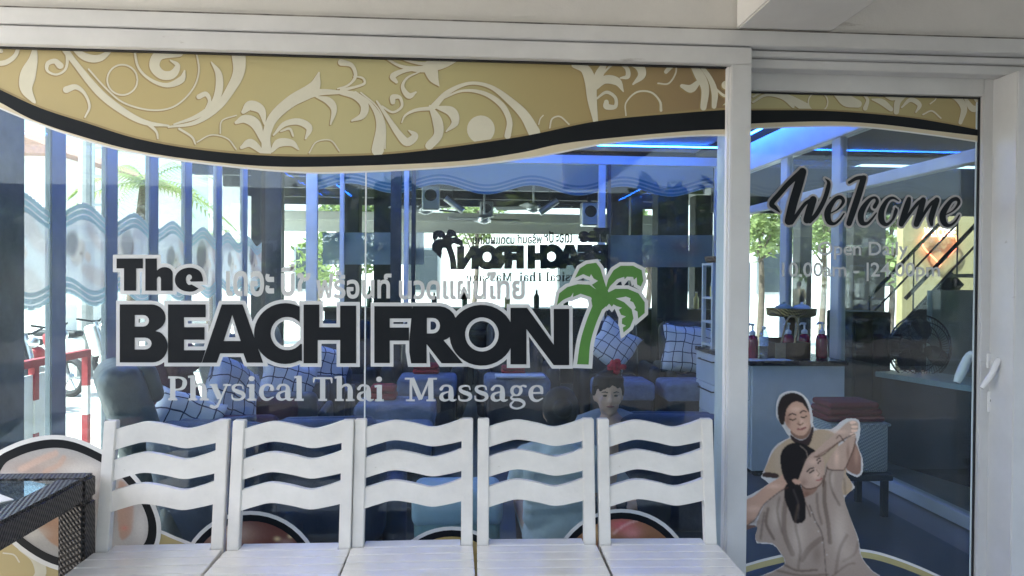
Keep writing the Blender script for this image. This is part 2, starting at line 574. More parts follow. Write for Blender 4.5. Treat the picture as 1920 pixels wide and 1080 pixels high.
def gold_mat():
    m = mat('gold_print', (.5, .4, .2), .42, var=0)
    nt = m.node_tree; L = nt.links.new
    b = nt.nodes['Principled BSDF']
    tc = nt.nodes.new('ShaderNodeTexCoord')
    sx = nt.nodes.new('ShaderNodeSeparateXYZ'); L(tc.outputs['Object'], sx.inputs[0])
    mr = nt.nodes.new('ShaderNodeMapRange')
    mr.inputs['From Min'].default_value = -2.0; mr.inputs['From Max'].default_value = 2.3
    n = nt.nodes.new('ShaderNodeTexNoise'); n.inputs['Scale'].default_value = 1.5
    L(tc.outputs['Object'], n.inputs['Vector'])
    ad = nt.nodes.new('ShaderNodeMath'); ad.operation = 'MULTIPLY_ADD'; ad.inputs[1].default_value = .3
    L(n.outputs['Fac'], ad.inputs[0]); L(sx.outputs['X'], ad.inputs[2]); L(ad.outputs[0], mr.inputs['Value'])
    r = nt.nodes.new('ShaderNodeValToRGB')
    els = [(0, (.46, .37, .18)), (.22, (.48, .39, .18)), (.38, (.50, .45, .23)), (.5, (.46, .41, .20)), (.62, (.38, .29, .125)), (.72, (.29, .20, .10)), (.77, (.20, .135, .075)), (.9, (.42, .33, .16)), (.97, (.38, .28, .11)), (1, (.28, .19, .08))]
    r.color_ramp.elements[0].position = 0; r.color_ramp.elements[0].color = els[0][1] + (1,)
    r.color_ramp.elements[1].position = 1; r.color_ramp.elements[1].color = els[-1][1] + (1,)
    for p_, c_ in els[1:-1]:
        e = r.color_ramp.elements.new(p_); e.color = c_ + (1,)
    L(mr.outputs[0], r.inputs[0]); L(r.outputs[0], b.inputs['Base Color'])
gold_mat()

def smooth2(pts, n=6, closed=False):
    return [(p[0], p[1]) for p in catmull([(a, b, 0) for a, b in pts], n, closed)]
GB = [(-60, 140), (0, 168), (77, 203), (160, 230), (257, 260), (367, 280), (500, 292), (640, 293), (773, 285), (973, 257), (1123, 227), (1280, 212), (1380, 205)]
KB = [(-60, 163), (0, 192), (67, 227), (167, 260), (257, 283), (367, 300), (500, 312), (640, 312), (853, 303), (973, 287), (1073, 267), (1280, 247), (1380, 242)]
CB = [(-60, 172), (0, 201), (87, 236), (200, 273), (300, 293), (400, 307), (533, 320), (640, 322), (853, 311), (1007, 292), (1140, 267), (1280, 254), (1380, 252)]
def band(topl, botl, y, name, m, parent, Y=YG, n=8):
    T = [w(a, b, Y) for a, b, *_ in smooth2(topl, n)]
    B = [w(a, b, Y) for a, b, *_ in smooth2(botl, n)]
    mb = MB()
    mb.sheet(T + B[::-1], y)
    return mb.build(name, m, parent)
def off(l, d):
    return [(a, b + d) for a, b in l]
banner = band([(-60, 70), (640, 92), (1380, 112)], off(GB, 3), YG - .001, 'gold_banner', 'gold_print', win)
band(off(GB, -4), off(GB, 4), YG - .0028, 'brown_line', 'scroll_shade', banner)
band(GB, KB, YG - .0035, 'black_wave', 'vinyl_black', banner)
band(KB, CB, YG - .0035, 'cream_wave', 'vinyl_cream', banner)
band(off(CB, -.5), off(CB, 3.5), YG - .0031, 'white_wave', 'vinyl_white', banner)

def strokes(lst, y, grow=0., dx=0., dy=0., Y=YG):
    mb = MB()
    for i, (n, pts, wd) in enumerate(lst):
        s = zr(n)[2]
        ws = wd if hasattr(wd, '__len__') else [wd] * len(pts)
        if len(ws) < len(pts): ws = list(ws) + [ws[-1]] * (len(pts) - len(ws))
        C = catmull([(p[0], p[1], q) for p, q in zip(pts, ws)], 7)
        P = [zp(n, c[0] + dx, c[1] + dy, Y) for c in C]
        W_ = [max(2.0, (c[2] * .9 if n < 4 and c[2] > 12 else c[2]) + grow) / s * Y / FPX for c in C]
        mb.ribbon(P, W_, y - .00002 * i)
    return mb
def circ(cx, cy, r, k=14, a0=0., a1=2 * math.pi):
    return [(cx + r * math.cos(a0 + (a1 - a0) * i / k), cy + r * math.sin(a0 + (a1 - a0) * i / k)) for i in range(k + 1)]
SCW = [
 (1, [(200, 235), (190, 330), (160, 420), (150, 500), (195, 575)], [10, 50, 90, 70, 20]),
 (1, [(340, 240), (420, 350), (560, 520), (700, 630), (820, 690), (950, 708)], [40, 35, 45, 40, 30, 10]),
 (1, [(950, 715), (1100, 690), (1220, 610), (1300, 500), (1345, 400), (1340, 270)], [10, 25, 40, 55, 70, 90]),
 (1, [(500, 390), (600, 500), (700, 580), (850, 620), (980, 600), (1080, 510), (1120, 400), (1100, 270)], 9),
 (1, circ(690, 450, 85), 9),
 (1, [(1010, 300), (900, 310), (870, 370), (910, 420), (970, 420), (1000, 370), (960, 340)], [45, 60, 60, 55, 50, 30, 8]),
 (1, [(755, 265), (780, 380), (850, 450), (940, 480), (1020, 450), (1040, 400)], [14, 14, 18, 27, 40, 10]),
 (1, [(375, 505), (430, 490), (480, 530), (505, 600), (480, 660)], [40, 30, 18, 14, 8]),
 (1, [(340, 370), (310, 345), (270, 360), (270, 400), (320, 420), (370, 390), (380, 320), (360, 245)], [40, 30, 25, 15, 12, 15, 18, 20]),
 (1, [(390, 250), (480, 320), (570, 325), (650, 255)], [15, 45, 40, 10]),
 (1, [(1190, 350), (1232, 420), (1230, 520), (1190, 600), (1100, 660), (980, 700)], [6, 40, 45, 35, 25, 8]),
 (1, [(1120, 545), (1160, 530), (1180, 570), (1150, 630)], [30, 28, 20, 10]),
 (1, [(110, 245), (90, 310), (40, 350), (-20, 360)], [20, 25, 30, 30]),
 (1, [(-10, 260), (10, 290)], [30, 20]),
 (1, [(830, 690), (880, 740), (890, 780)], [25, 14, 8]),
 (1, [(1010, 725), (1080, 770), (1100, 810)], [14, 12, 8]),
 (1, [(1500, 855), (1500, 760), (1540, 660), (1640, 570), (1760, 500), (1795, 410)], [60, 50, 60, 70, 75, 10]),
 (1, [(1700, 545), (1800, 520), (1930, 520)], [50, 40, 20]),
 (1, [(1480, 800), (1440, 700), (1380, 670), (1330, 690)], [20, 60, 50, 20]),
 (1, [(1490, 700), (1470, 620), (1410, 595), (1370, 630)], [10, 50, 60, 25]),
 (1, [(1470, 850), (1410, 805), (1360, 830)], [30, 50, 20]),
 (1, [(1540, 760), (1600, 700), (1680, 685), (1740, 720), (1720, 780)], [10, 30, 40, 40, 10]),
 (1, [(1580, 740), (1630, 725), (1650, 765)], [8, 15, 10]),
 (1, [(1530, 850), (1570, 805), (1640, 805), (1680, 840)], [20, 50, 40, 10]),
 (1, [(1240, 750), (1250, 680), (1330, 650)], 7),
 (1, [(1110, 800), (1190, 760), (1280, 780), (1330, 840)], 7),
 (1, [(1740, 860), (1780, 800), (1860, 790), (1910, 850)], 7),
 (1, [(1780, 545), (1850, 570), (1880, 620), (1860, 700)], [10, 45, 35, 8]),
 (2, [(0, 352), (60, 370), (80, 430), (40, 480), (-20, 500)], [40, 25, 20, 12, 8]),
 (2, [(0, 508), (80, 490), (130, 470), (120, 440), (70, 430)], [20, 15, 15, 12, 6]),
 (2, [(0, 520), (80, 540), (130, 590), (120, 650), (60, 680)], [30, 45, 50, 40, 10]),
 (2, [(80, 520), (170, 590), (220, 700), (205, 845)], [15, 20, 50, 75]),
 (2, [(110, 522), (200, 600), (245, 700), (246, 835)], 8),
 (2, [(200, 570), (260, 660), (320, 750), (370, 800), (415, 765), (380, 735)], [10, 25, 40, 50, 40, 8]),
 (2, [(230, 600), (290, 632), (340, 600), (330, 550), (292, 548), (290, 575)], [12, 14, 16, 20, 35, 30]),
 (2, [(225, 310), (330, 372), (450, 390), (560, 365), (660, 310)], [10, 18, 40, 55, 60]),
 (2, [(500, 380), (520, 440), (550, 485)], [90, 62, 5]),
 (2, [(290, 310), (380, 345), (470, 360), (540, 345), (610, 325)], [10, 14, 20, 16, 8]),
 (2, [(430, 390), (350, 400), (290, 430), (310, 462)], [12, 25, 35, 20]),
 (2, [(440, 405), (370, 440), (345, 490), (380, 540), (420, 520)], [8, 12, 22, 36, 10]),
 (2, [(520, 600), (600, 520), (720, 470), (840, 490), (950, 570), (1030, 650), (1085, 745)], [40, 30, 20, 25, 45, 60, 75]),
 (2, [(560, 560), (680, 512), (800, 525), (900, 590), (945, 680), (935, 765)], [10, 15, 25, 35, 35, 40]),
 (2, [(500, 600), (540, 680), (545, 760), (495, 820)], [20, 60, 55, 50]),
 (2, [(510, 610), (420, 620), (360, 650), (340, 690)], [25, 20, 12, 6]),
 (2, [(540, 605), (620, 630), (640, 690), (590, 740)], [20, 60, 45, 8]),
 (2, [(1172, 720), (1185, 670), (1230, 657), (1280, 700)], 9),
 (2, [(1110, 700), (1118, 670), (1135, 650)], 7),
 (2, [(1430, 685), (1410, 560), (1400, 460), (1370, 390), (1305, 370)], [30, 60, 70, 60, 25]),
 (2, [(1425, 480), (1450, 420), (1490, 340)], [30, 55, 20]),
 (2, [(1440, 450), (1530, 362), (1600, 380), (1610, 430), (1570, 440)], [8, 14, 25, 30, 10]),
 (2, [(1550, 350), (1660, 365), (1690, 420), (1640, 475)], [10, 50, 50, 10]),
 (2, [(1430, 500), (1480, 450), (1550, 460), (1585, 515)], [20, 50, 50, 8]),
 (2, [(1430, 560), (1490, 520), (1540, 550), (1540, 600), (1492, 600), (1490, 575)], [10, 20, 20, 25, 38, 30]),
 (2, [(1600, 650), (1600, 580), (1660, 520), (1740, 520), (1790, 570), (1797, 622)], [8, 8, 10, 10, 14, 18]),
 (2, [(1780, 470), (1840, 470), (1880, 410), (1880, 345)], 9),
 (2, [(1825, 405), (1860, 365)], [25, 35]),
 (3, [(40, 350), (90, 420), (125, 500), (115, 605)], [20, 60, 52, 40]),
 (3, [(-5, 485), (45, 500), (85, 465)], [25, 50, 30]),
 (3, [(85, 350), (150, 440), (178, 520), (175, 600)], [22, 32, 42, 30]),
 (3, [(185, 500), (235, 540), (290, 525)], [10, 18, 14]),
 (3, circ(242, 480, 13, 8), 26),
 (3, [(230, 590), (262, 570), (290, 565)], [6, 14, 12]),
]
SCD = [
 (3, [(395, 575), (470, 535), (560, 550), (620, 600)], [14, 18, 22, 20]),
 (3, [(500, 510), (600, 555), (690, 605)], [20, 44, 60]),
 (3, [(395, 545), (450, 520), (520, 530)], [10, 14, 10]),
 (3, circ(760, 575, 55), 8),
 (3, [(870, 530), (920, 565), (985, 585)], [50, 80, 50]),
 (3, [(1000, 520), (1038, 560), (1025, 610)], [14, 20, 30]),
 (3, [(1065, 560), (1120, 575), (1170, 615)], [10, 40, 30]),
 (3, [(1200, 630), (1210, 570), (1260, 525)], [35, 40, 30]),
 (3, [(1120, 530), (1180, 555), (1230, 530)], [10, 26, 8]),
 (3, [(1230, 605), (1280, 562), (1330, 590), (1310, 632)], [10, 28, 30, 8]),
 (3, [(1350, 645), (1400, 625), (1450, 665)], 9),
 (3, [(1390, 585), (1420, 560), (1425, 530)], 7),
 (3, [(1560, 690), (1580, 610), (1540, 550), (1480, 540)], [26, 44, 42, 12]),
 (3, [(1580, 540), (1630, 612), (1690, 590)], [15, 42, 20]),
 (3, [(1620, 530), (1660, 575), (1695, 575)], [10, 20, 10]),
]
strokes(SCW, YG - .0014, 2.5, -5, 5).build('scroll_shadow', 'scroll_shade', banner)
sc_ = strokes(SCW, YG - .0022)
sc_.sheet([zp(2, a, b) for a, b in circ(785, 728, 78, 24)[:-1]], YG - .0022)
sc_.build('scroll_ornament', 'scroll_cream', banner)

# ---- logo lettering
logo = thing('tmp', '', '')
bpy.data.objects.remove(logo)
def P8(l): return [zp(8, a, b) for a, b in l]
def P5(l): return [zp(5, a, b) for a, b in l]
def Pw(l): return [w(a, b) for a, b in l]
def arc(cx, cy, rx, ry, a0, a1, n=14):
    return [(cx + rx * math.cos(R_(a0 + (a1 - a0) * i / n)), cy + ry * math.sin(R_(a0 + (a1 - a0) * i / n))) for i in range(n + 1)]
letters = []
letters.append(('T', P8([(80, 103), (286, 103), (286, 181), (233, 181), (233, 355), (138, 355), (138, 181), (80, 181)]), []))
letters.append(('h', P8([(305, 103), (395, 103), (395, 190)] + arc(455, 222, 64, 52, 210, 360, 10) + [(519, 355), (427, 355), (427, 262), (420, 246), (405, 246), (395, 262), (395, 355), (305, 355)]), []))
letters.append(('e', P8(smooth2([(757, 283), (752, 245), (735, 207), (700, 183), (648, 174), (590, 188), (550, 223), (536, 270), (550, 317), (590, 350), (648, 363), (690, 357), (722, 338)], 4) + smooth2([(668, 306), (644, 309), (627, 290), (623, 258), (634, 234), (652, 228), (668, 242), (666, 262), (652, 272)], 3) + [(662, 284)]), []))
letters.append(('B', P8([(105, 462), (355, 462)] + arc(355, 566, 108, 104, -80, 62, 10) + [(385, 671)] + arc(362, 790, 118, 126, -62, 90, 12) + [(105, 916)]),
   [P8([(222, 545), (285, 545)] + arc(288, 590, 46, 45, -90, 90, 8) + [(222, 635)]), P8([(222, 722), (300, 722)] + arc(302, 768, 52, 46, -90, 90, 8) + [(222, 814)])]))
letters.append(('E', P8([(482, 462), (777, 462), (777, 563), (608, 563), (608, 640), (768, 640), (768, 738), (608, 738), (608, 820), (776, 820), (745, 918), (482, 918)]), []))
letters.append(('A', P8([(903, 462), (1066, 462), (1226, 918), (1098, 918), (1072, 845), (890, 845), (864, 918), (748, 918)]), [P8([(985, 545), (1050, 748), (918, 748)])]))
letters.append(('C', P8([(1512, 470)] + arc(1398, 690, 243, 238, -62, -298, 26) + [(1530, 905), (1530, 772)] + arc(1415, 690, 130, 130, 38, 322, 24)[0:] + [(1512, 600)]), []))
letters.append(('H', Pw([(569.5, 571), (599, 571), (599, 613.5), (638, 613.5), (638, 573), (668, 573), (668, 681), (638, 681), (638, 637.5), (596, 637.5), (596, 681), (569.5, 681)]), []))
letters.append(('F', Pw([(702, 574), (773, 574), (773, 597), (731, 597), (731, 614), (767, 614), (767, 638.5), (731, 638.5), (731, 680.5), (702, 680.5)]), []))
letters.append(('R', Pw([(773.5, 574), (822, 574)] + arc(823, 606.5, 33, 32.5, -85, 62, 9) + [(832, 638), (868, 681), (828, 681), (800, 645), (800, 681), (771, 681), (767.5, 660), (767.5, 638)]), [Pw([(800.5, 596), (812, 596)] + arc(812, 610.5, 13, 14.5, -90, 90, 8) + [(800.5, 625)])]))
letters.append(('O', Pw(arc(903, 628.5, 60, 57, 0, 350, 34)), [Pw(arc(903.5, 627, 31.5, 32, 0, 350, 28))]))
letters.append(('N', Pw([(957, 577), (988, 577), (1038, 646), (1038, 579), (1067, 579), (1067, 684.5), (1038, 684.5), (987, 617), (987, 683), (957, 683)]), []))
lg = MB(); lg.sheet(Pw([(300, 600), (301, 600), (301, 601), (300, 601)]), YG - .0005)
OUT = 13.5 * PXM
lroot = None
k = 0
for nm, outer, holes in letters:
    o = MB().sheet(outer, YG - .003 - .00005 * k, holes).build('logo_letter', 'vinyl_black', win)
    r = MB()
    r.ribbon(outer, OUT, YG - .0015 - .00003 * k, closed=True)
    for h in holes: r.ribbon(h, OUT, YG - .0015 - .00003 * k - .00001, closed=True)
    r.build('letter_outline', 'vinyl_grey', o)
    k += 1
# palm emblem standing for the last T
trunk = smooth2([(1412, 640), (1378, 725), (1345, 835), (1325, 968)], 5)[:] + smooth2([(1390, 970), (1400, 850), (1430, 745), (1468, 655)], 5)
fr = [
 [(1448, 560), (1395, 522), (1330, 518), (1270, 535), (1225, 570), (1211, 637), (1240, 612), (1252, 604), (1264, 598), (1290, 588), (1304, 565), (1302, 590), (1345, 572), (1400, 590), (1430, 620)],
 [(1462, 580), (1408, 522), (1442, 500), (1418, 486), (1404, 462), (1396, 478), (1360, 462), (1312, 484), (1340, 430), (1380, 405), (1432, 398), (1456, 430), (1474, 490), (1492, 545)],
 [(1482, 560), (1500, 490), (1530, 440), (1570, 415), (1640, 415), (1688, 440), (1697, 500), (1683, 532), (1662, 520), (1660, 480), (1644, 494), (1640, 478), (1605, 476), (1592, 492), (1590, 477), (1550, 490), (1510, 530), (1495, 560)],
 [(1480, 575), (1540, 545), (1610, 545), (1670, 570), (1705, 620), (1705, 680), (1668, 712), (1664, 672), (1646, 662), (1655, 650), (1640, 620), (1622, 612), (1626, 598), (1600, 588), (1556, 596), (1530, 600)],
 [(1480, 580), (1530, 592), (1590, 620), (1632, 660), (1642, 710), (1622, 760), (1586, 790), (1582, 762), (1600, 752), (1576, 740), (1578, 712), (1600, 700), (1572, 690), (1560, 662), (1578, 650), (1548, 642), (1530, 632), (1520, 645), (1505, 628), (1490, 645), (1470, 640)],
 [(1412, 560), (1450, 530), (1490, 540), (1510, 580), (1490, 640), (1468, 660), (1412, 645), (1405, 610)],
]
pe = MB().sheet(P5(trunk), YG - .0042).build('palm_emblem', 'vinyl_green', win)
for i, q in enumerate(fr):
    MB().sheet(P5(q), YG - .0043 - .00004 * i).build('palm_frond', 'vinyl_green', pe)
r = MB()
r.ribbon(P5(trunk), 15 * PXM, YG - .0033, closed=True)
for i, q in enumerate(fr):
    r.ribbon(P5(q), 13.5 * PXM, YG - .0034 - .00002 * i, closed=True)
r.sheet(P5([(1430, 560), (1560, 600), (1570, 700), (1640, 700), (1650, 600), (1500, 540)]), YG - .0032)
r.build('palm_outline', 'vinyl_grey', pe)

# ---- serif line below the logo: stems, bowls and slab serifs
def serif(ch):
    """strokes for one glyph; unit = x-height, baseline 0; returns (strokes, advance)"""
    t, n, sf = .31, .13, .15
    def stem(x, y0, y1, foot=True, head='flag'):
        s = [([(x, y0), (x, y1)], t, False)]
        if foot: s.append(([(x - .25, y0 + .05), (x + .25, y0 + .05)], sf - .02, False))
        if head == 'flag': s.append(([(x - .27, y1 - .10), (x, y1 - .05)], .13, False))
        if head == 'slab': s.append(([(x - .25, y1 - .05), (x + .25, y1 - .05)], sf - .02, False))
        return s
    if ch == 'P': return stem(.3, 0, 1.42, True, 'slab') + [([(.3, 1.37), (.7, 1.36), (.93, 1.22), (.96, 1.0), (.86, .75), (.62, .64), (.3, .64)], [.11, .12, .22, .27, .2, .12, .11], True)], 1.12
    if ch == 'T': return stem(.55, 0, 1.42, True, None) + [([(.02, 1.36), (1.08, 1.36)], .12, False), ([(.06, 1.36), (.03, 1.06)], [.16, .06], False), ([(1.04, 1.36), (1.07, 1.06)], [.16, .06], False)], 1.2
    if ch == 'M': return [([(.3, 0), (.32, 1.4)], .16, False), ([(1.42, 0), (1.40, 1.4)], t, False), ([(.36, 1.4), (.86, .1)], .27, False), ([(.86, .1), (1.36, 1.4)], .13, False)] + [([(a - .25, b), (a + .25, b)], .11, False) for a, b in ((.28, .05), (1.42, .05), (.22, 1.36), (1.5, 1.36))], 1.82
    if ch == 'h': return stem(.3, 0, 1.5) + stem(.92, 0, .62, True, None) + [([(.36, .72), (.55, .92), (.75, .95), (.88, .85), (.92, .6)], [.1, .13, .18, .24, t], True)], 1.24
    if ch == 'i': return stem(.3, 0, .98) + [([(.27, 1.32), (.285, 1.32), (.30, 1.32)], .32, True)], .62
    if ch == 'l': return stem(.3, 0, 1.5), .62
    if ch == 'y': return [([(.2, .95), (.55, .1)], t, False), ([(.95, .95), (.6, .1), (.42, -.32), (.22, -.42), (.08, -.36)], [.12, .12, .16, .18, .2], True)] + [([(a - .22, .93), (a + .22, .93)], .11, False) for a in (.2, .95)], 1.12
    if ch == 's': return [([(.72, .72), (.66, .9), (.42, .94), (.2, .84), (.2, .66), (.42, .53), (.68, .42), (.74, .22), (.56, .06), (.3, .05), (.14, .12), (.1, .32)], [.08, .1, .12, .17, .2, .25, .25, .2, .13, .12, .12, .08], True)], .9
    if ch == 'c': return [([(.8, .7), (.76, .86), (.54, .95), (.3, .82), (.2, .5), (.3, .17), (.55, .05), (.86, .2)], [.24, .18, .11, .2, .28, .22, .14, .07], True)], .96
    if ch == 'a': return [([(.16, .74), (.3, .92), (.55, .94), (.7, .8), (.71, .5), (.72, .18), (.84, .06), (1.0, .1)], [.2, .14, .13, .22, t, t, .16, .06], True), ([(.7, .58), (.45, .54), (.22, .42), (.18, .2), (.34, .06), (.55, .1), (.7, .26)], [.09, .1, .18, .25, .15, .1, .08], True)], 1.04
    if ch == 'e': return [([(.24, .52), (.82, .54)], .11, False), ([(.82, .54), (.78, .84), (.54, .95), (.3, .82), (.2, .5), (.3, .17), (.56, .05), (.86, .2)], [.18, .2, .11, .2, .28, .22, .14, .07], True)], 1.0
    if ch == 'g': return [([(.46, .94), (.66, .84), (.7, .64), (.6, .44), (.44, .38), (.26, .46), (.2, .66), (.28, .86), (.46, .94)], [.1, .18, .2, .16, .1, .18, .2, .18, .1], True), ([(.6, .86), (.8, .96), (.96, .92)], [.08, .1, .15], True), ([(.32, .42), (.16, .24), (.3, .12), (.62, .1), (.86, -.06), (.82, -.28), (.5, -.42), (.2, -.34), (.14, -.16), (.3, .02)], [.08, .12, .16, .2, .18, .14, .11, .13, .14, .08], True)], 1.04
    return [], .42
def serif_line(text, x0, x1, base_px, xh):
    adv = sum(serif(c)[1] for c in text)
    k_ = (x1 - x0) / adv
    mb = MB(); x = x0; i = 0
    for c in text:
        st, a = serif(c)
        for pts, wd, sm in st:
            ws = wd if hasattr(wd, '__len__') else [wd] * len(pts)
            C = catmull([(p[0], p[1], q) for p, q in zip(pts, ws)], 6) if sm else [Vector((p[0], p[1], q)) for p, q in zip(pts, ws)]
            P = []
            for q in C:
                X = x + q[0] * k_
                by = base_px[0] + (base_px[1] - base_px[0]) * (X - x0) / (x1 - x0)
                P.append(w(X, by - q[1] * xh))
            mb.ribbon(P, [q[2] * xh * PXM for q in C], YG - .0015 - .00002 * (i % 40), cap=sm)
            i += 1
        x += a * k_
    return mb
serif_line('Physical', 314, 572, (750, 751), 31).build('tagline_lettering', 'vinyl_letter_grey', win)
serif_line('Thai', 587, 722, (751, 752), 31).build('tagline_lettering', 'vinyl_letter_grey', win)
serif_line('Massage', 760, 1022, (752, 753), 31).build('tagline_lettering', 'vinyl_letter_grey', win)

def text_mesh(txt, offset=0.):
    cu = bpy.data.curves.new('lettering', 'FONT')
    cu.body = txt; cu.fill_mode = 'FRONT'; cu.offset = offset; cu.resolution_u = 4
    ob = bpy.data.objects.new('lettering', cu)
    COL.objects.link(ob)
    dg = bpy.context.evaluated_depsgraph_get()
    me = bpy.data.meshes.new_from_object(ob.evaluated_get(dg))
    vs_ = np.array([v.co[:] for v in me.vertices]) if len(me.vertices) else np.zeros((0, 3))
    fs = [tuple(p.vertices) for p in me.polygons]
    bpy.data.objects.remove(ob); bpy.data.curves.remove(cu); bpy.data.meshes.remove(me)
    return vs_, fs
def text_px(txt, x0, x1, ytop, ybot, y, name, m, parent, Y=YG, offset=0., mirror=False, slope=0.):
    """lettering filling the given photo box on plane Y"""
    v, fs = text_mesh(txt, offset)
    if len(v) == 0: return None
    mn, mx = v.min(0), v.max(0)
    mb = MB(); vv = []
    for p in v:
        tx = (p[0] - mn[0]) / (mx[0] - mn[0])
        if mirror: tx = 1 - tx
        X = x0 + tx * (x1 - x0)
        q = w(X, ybot + (p[1] - mn[1]) / (mx[1] - mn[1]) * (ytop - ybot) + slope * (X - x0), Y)
        vv.append((q[0], y, q[1]))
    mb.add(vv, fs)
    return mb.build(name, m, parent)
TH = [('\u0e40\u0e14\u0e2d\u0e30', 424, 514, 508, 556), ('\u0e1a\u0e35\u0e0a', 527, 582, 495, 556), ('\u0e1f\u0e23\u0e49\u0e2d\u0e19\u0e17\u0e4c', 593, 734, 508, 560), ('\u0e19\u0e27\u0e14\u0e41\u0e1c\u0e19\u0e44\u0e17\u0e22', 748, 984, 510, 562)]
for t_, a, b, c, d in TH:
    text_px(t_, a, b, c, d, YG - .0012, 'thai_lettering', 'vinyl_letter_grey', win, offset=.028)
# ------------------------------------------------------------------ printed pictures: a small painter working on a grid of ink dots
class Print:
    def __init__(s, x0, y0, x1, y1, step, col):
        s.x0, s.y0, s.step = x0, y0, step
        s.nx = int((x1 - x0) / step) + 1; s.ny = int((y1 - y0) / step) + 1
        s.X, s.Y = np.meshgrid(x0 + np.arange(s.nx) * step, y0 + np.arange(s.ny) * step)
        s.C = np.ones((s.ny, s.nx, 3)) * np.array(col)
        s.A = np.zeros((s.ny, s.nx))
    def inside(s, poly):
        P = np.array(poly, float)
        m = np.zeros(s.X.shape, bool)
        n = len(P)
        for i in range(n):
            (xa, ya), (xb, yb) = P[i], P[(i + 1) % n]
            if ya == yb: continue
            c = ((ya > s.Y) != (yb > s.Y)) & (s.X < (xb - xa) * (s.Y - ya) / (yb - ya) + xa)
            m ^= c
        return m
    @staticmethod
    def blur(M, r):
        for _ in range(r):
            P = np.pad(M, 1, mode='edge')
            M = (P[1:-1, 1:-1] * 2 + P[:-2, 1:-1] + P[2:, 1:-1] + P[1:-1, :-2] + P[1:-1, 2:]) / 6
        return M
    def fill(s, poly, col, soft=1, amt=1., cover=True, sm=3):
        if sm: poly = smooth2(poly, sm, True)
        m = s.inside(poly).astype(float)
        if cover: s.A = np.maximum(s.A, m)
        m = s.blur(m, soft) * amt
        s.C = s.C * (1 - m[..., None]) + np.array(col) * m[..., None]
        return s
    def line(s, pts, wd, col, soft=1, amt=1.):
        C = catmull([(a, b, 0) for a, b in pts], 30)
        d = np.full(s.X.shape, 1e9)
        for p in C:
            d = np.minimum(d, (s.X - p[0]) ** 2 + (s.Y - p[1]) ** 2)
        m = s.blur((d < (wd / 2) ** 2).astype(float), soft) * amt
        s.C = s.C * (1 - m[..., None]) + np.array(col) * m[..., None]
        return s
    def blob(s, x, y, rx, ry, col, amt=1.):
        m = np.exp(-(((s.X - x) / rx) ** 2 + ((s.Y - y) / ry) ** 2) * 1.2) * amt
        s.C = s.C * (1 - m[..., None]) + np.array(col) * m[..., None]
        return s
    def build(s, name, m, parent, place_fn, grain=.03):
        rng = np.random.default_rng(3)
        C = np.clip(s.C * (1 + grain * rng.standard_normal(s.A.shape))[..., None], 0, 1)
        keep = s.A > .5
        idx = -np.ones(s.A.shape, int)
        need = np.zeros(s.A.shape, bool)
        need[:-1, :-1] |= keep[:-1, :-1]; need[1:, :-1] |= keep[:-1, :-1]; need[:-1, 1:] |= keep[:-1, :-1]; need[1:, 1:] |= keep[:-1, :-1]
        ys, xs = np.nonzero(need)
        idx[ys, xs] = np.arange(len(ys))
        mb = MB()
        mb.v = [place_fn(s.X[a, b], s.Y[a, b]) for a, b in zip(ys, xs)]
        qy, qx = np.nonzero(keep[:-1, :-1])
        mb.f = [(int(idx[a, b]), int(idx[a, b + 1]), int(idx[a + 1, b + 1]), int(idx[a + 1, b])) for a, b in zip(qy, qx)]
        ob = mb.build(name, m, parent)
        at_ = ob.data.color_attributes.new('print', 'FLOAT_COLOR', 'POINT')
        buf = np.ones((len(ys), 4), np.float32); buf[:, :3] = C[ys, xs]
        at_.data.foreach_set('color', buf.ravel())
        return ob
print_mat('ink_print')

# oval picture on the window, bottom left
OV = [(0, 868), (30, 848), (70, 835), (110, 831), (150, 839), (197, 861), (225, 880), (255, 912), (278, 950), (287, 985), (280, 1020), (250, 1050), (200, 1068), (141, 1061), (85, 1044), (35, 1011), (5, 975), (-18, 920)]
ovs = smooth2(OV, 4, True)
gw = band([(-60, 955), (60, 1000), (200, 985), (290, 994), (343, 1014), (480, 1060), (760, 1090), (1380, 1100)], [(-60, 1180), (640, 1185), (1380, 1190)], YG - .001, 'gold_wave', 'gold_print', win)
wl = MB(); wl.ribbon([w(a, b) for a, b in smooth2([(-60, 955), (60, 1000), (200, 985), (290, 994), (343, 1014), (480, 1060), (760, 1090), (1380, 1100)], 5)], 6 * PXM, YG - .0016); wl.build('white_edge', 'vinyl_white', gw)
strokes([(11, [(110, 930), (200, 980), (230, 1060), (180, 1120)], [10, 50, 60, 30]), (11, [(230, 960), (330, 1010), (400, 1090)], [5, 8, 8]), (11, [(20, 950), (80, 960), (110, 1000)], 8)], YG - .002).build('scroll_ornament', 'scroll_cream', gw)
r = MB(); r.ribbon([w(a, b) for a, b in ovs], 16 * PXM, YG - .0026, closed=True)
pr = Print(-20, 822, 300, 1076, 1.6, (.42, .41, .40))
pr.fill(OV, (.42, .41, .40), 0)
pr.blob(60, 880, 60, 22, (.38, .30, .26), .9).blob(110, 868, 40, 14, (.44, .36, .31), .9).blob(95, 905, 30, 10, (.30, .22, .18), .6).blob(160, 880, 50, 16, (.60, .57, .53), .9)
pr.line([(20, 925), (70, 905), (120, 912), (175, 900)], 8, (.30, .21, .17), 3, .7).line([(40, 880), (75, 862), (105, 850)], 12, (.55, .40, .33), 3, .9).line([(85, 884), (110, 872), (120, 858)], 10, (.50, .36, .29), 2, .9).blob(20, 900, 26, 14, (.60, .58, .56), .8).blob(150, 915, 60, 9, (.66, .65, .63), .8).blob(120, 930, 50, 8, (.36, .33, .31), .6)
pr.blob(200, 945, 26, 50, (.10, .075, .07), .8)
pr.fill([(222, 905), (240, 912), (250, 940), (250, 985), (242, 1004), (224, 1005)], (.40, .27, .215), 3)
pr.fill([(246, 905), (262, 912), (268, 938), (252, 940)], (.05, .04, .04), 2)
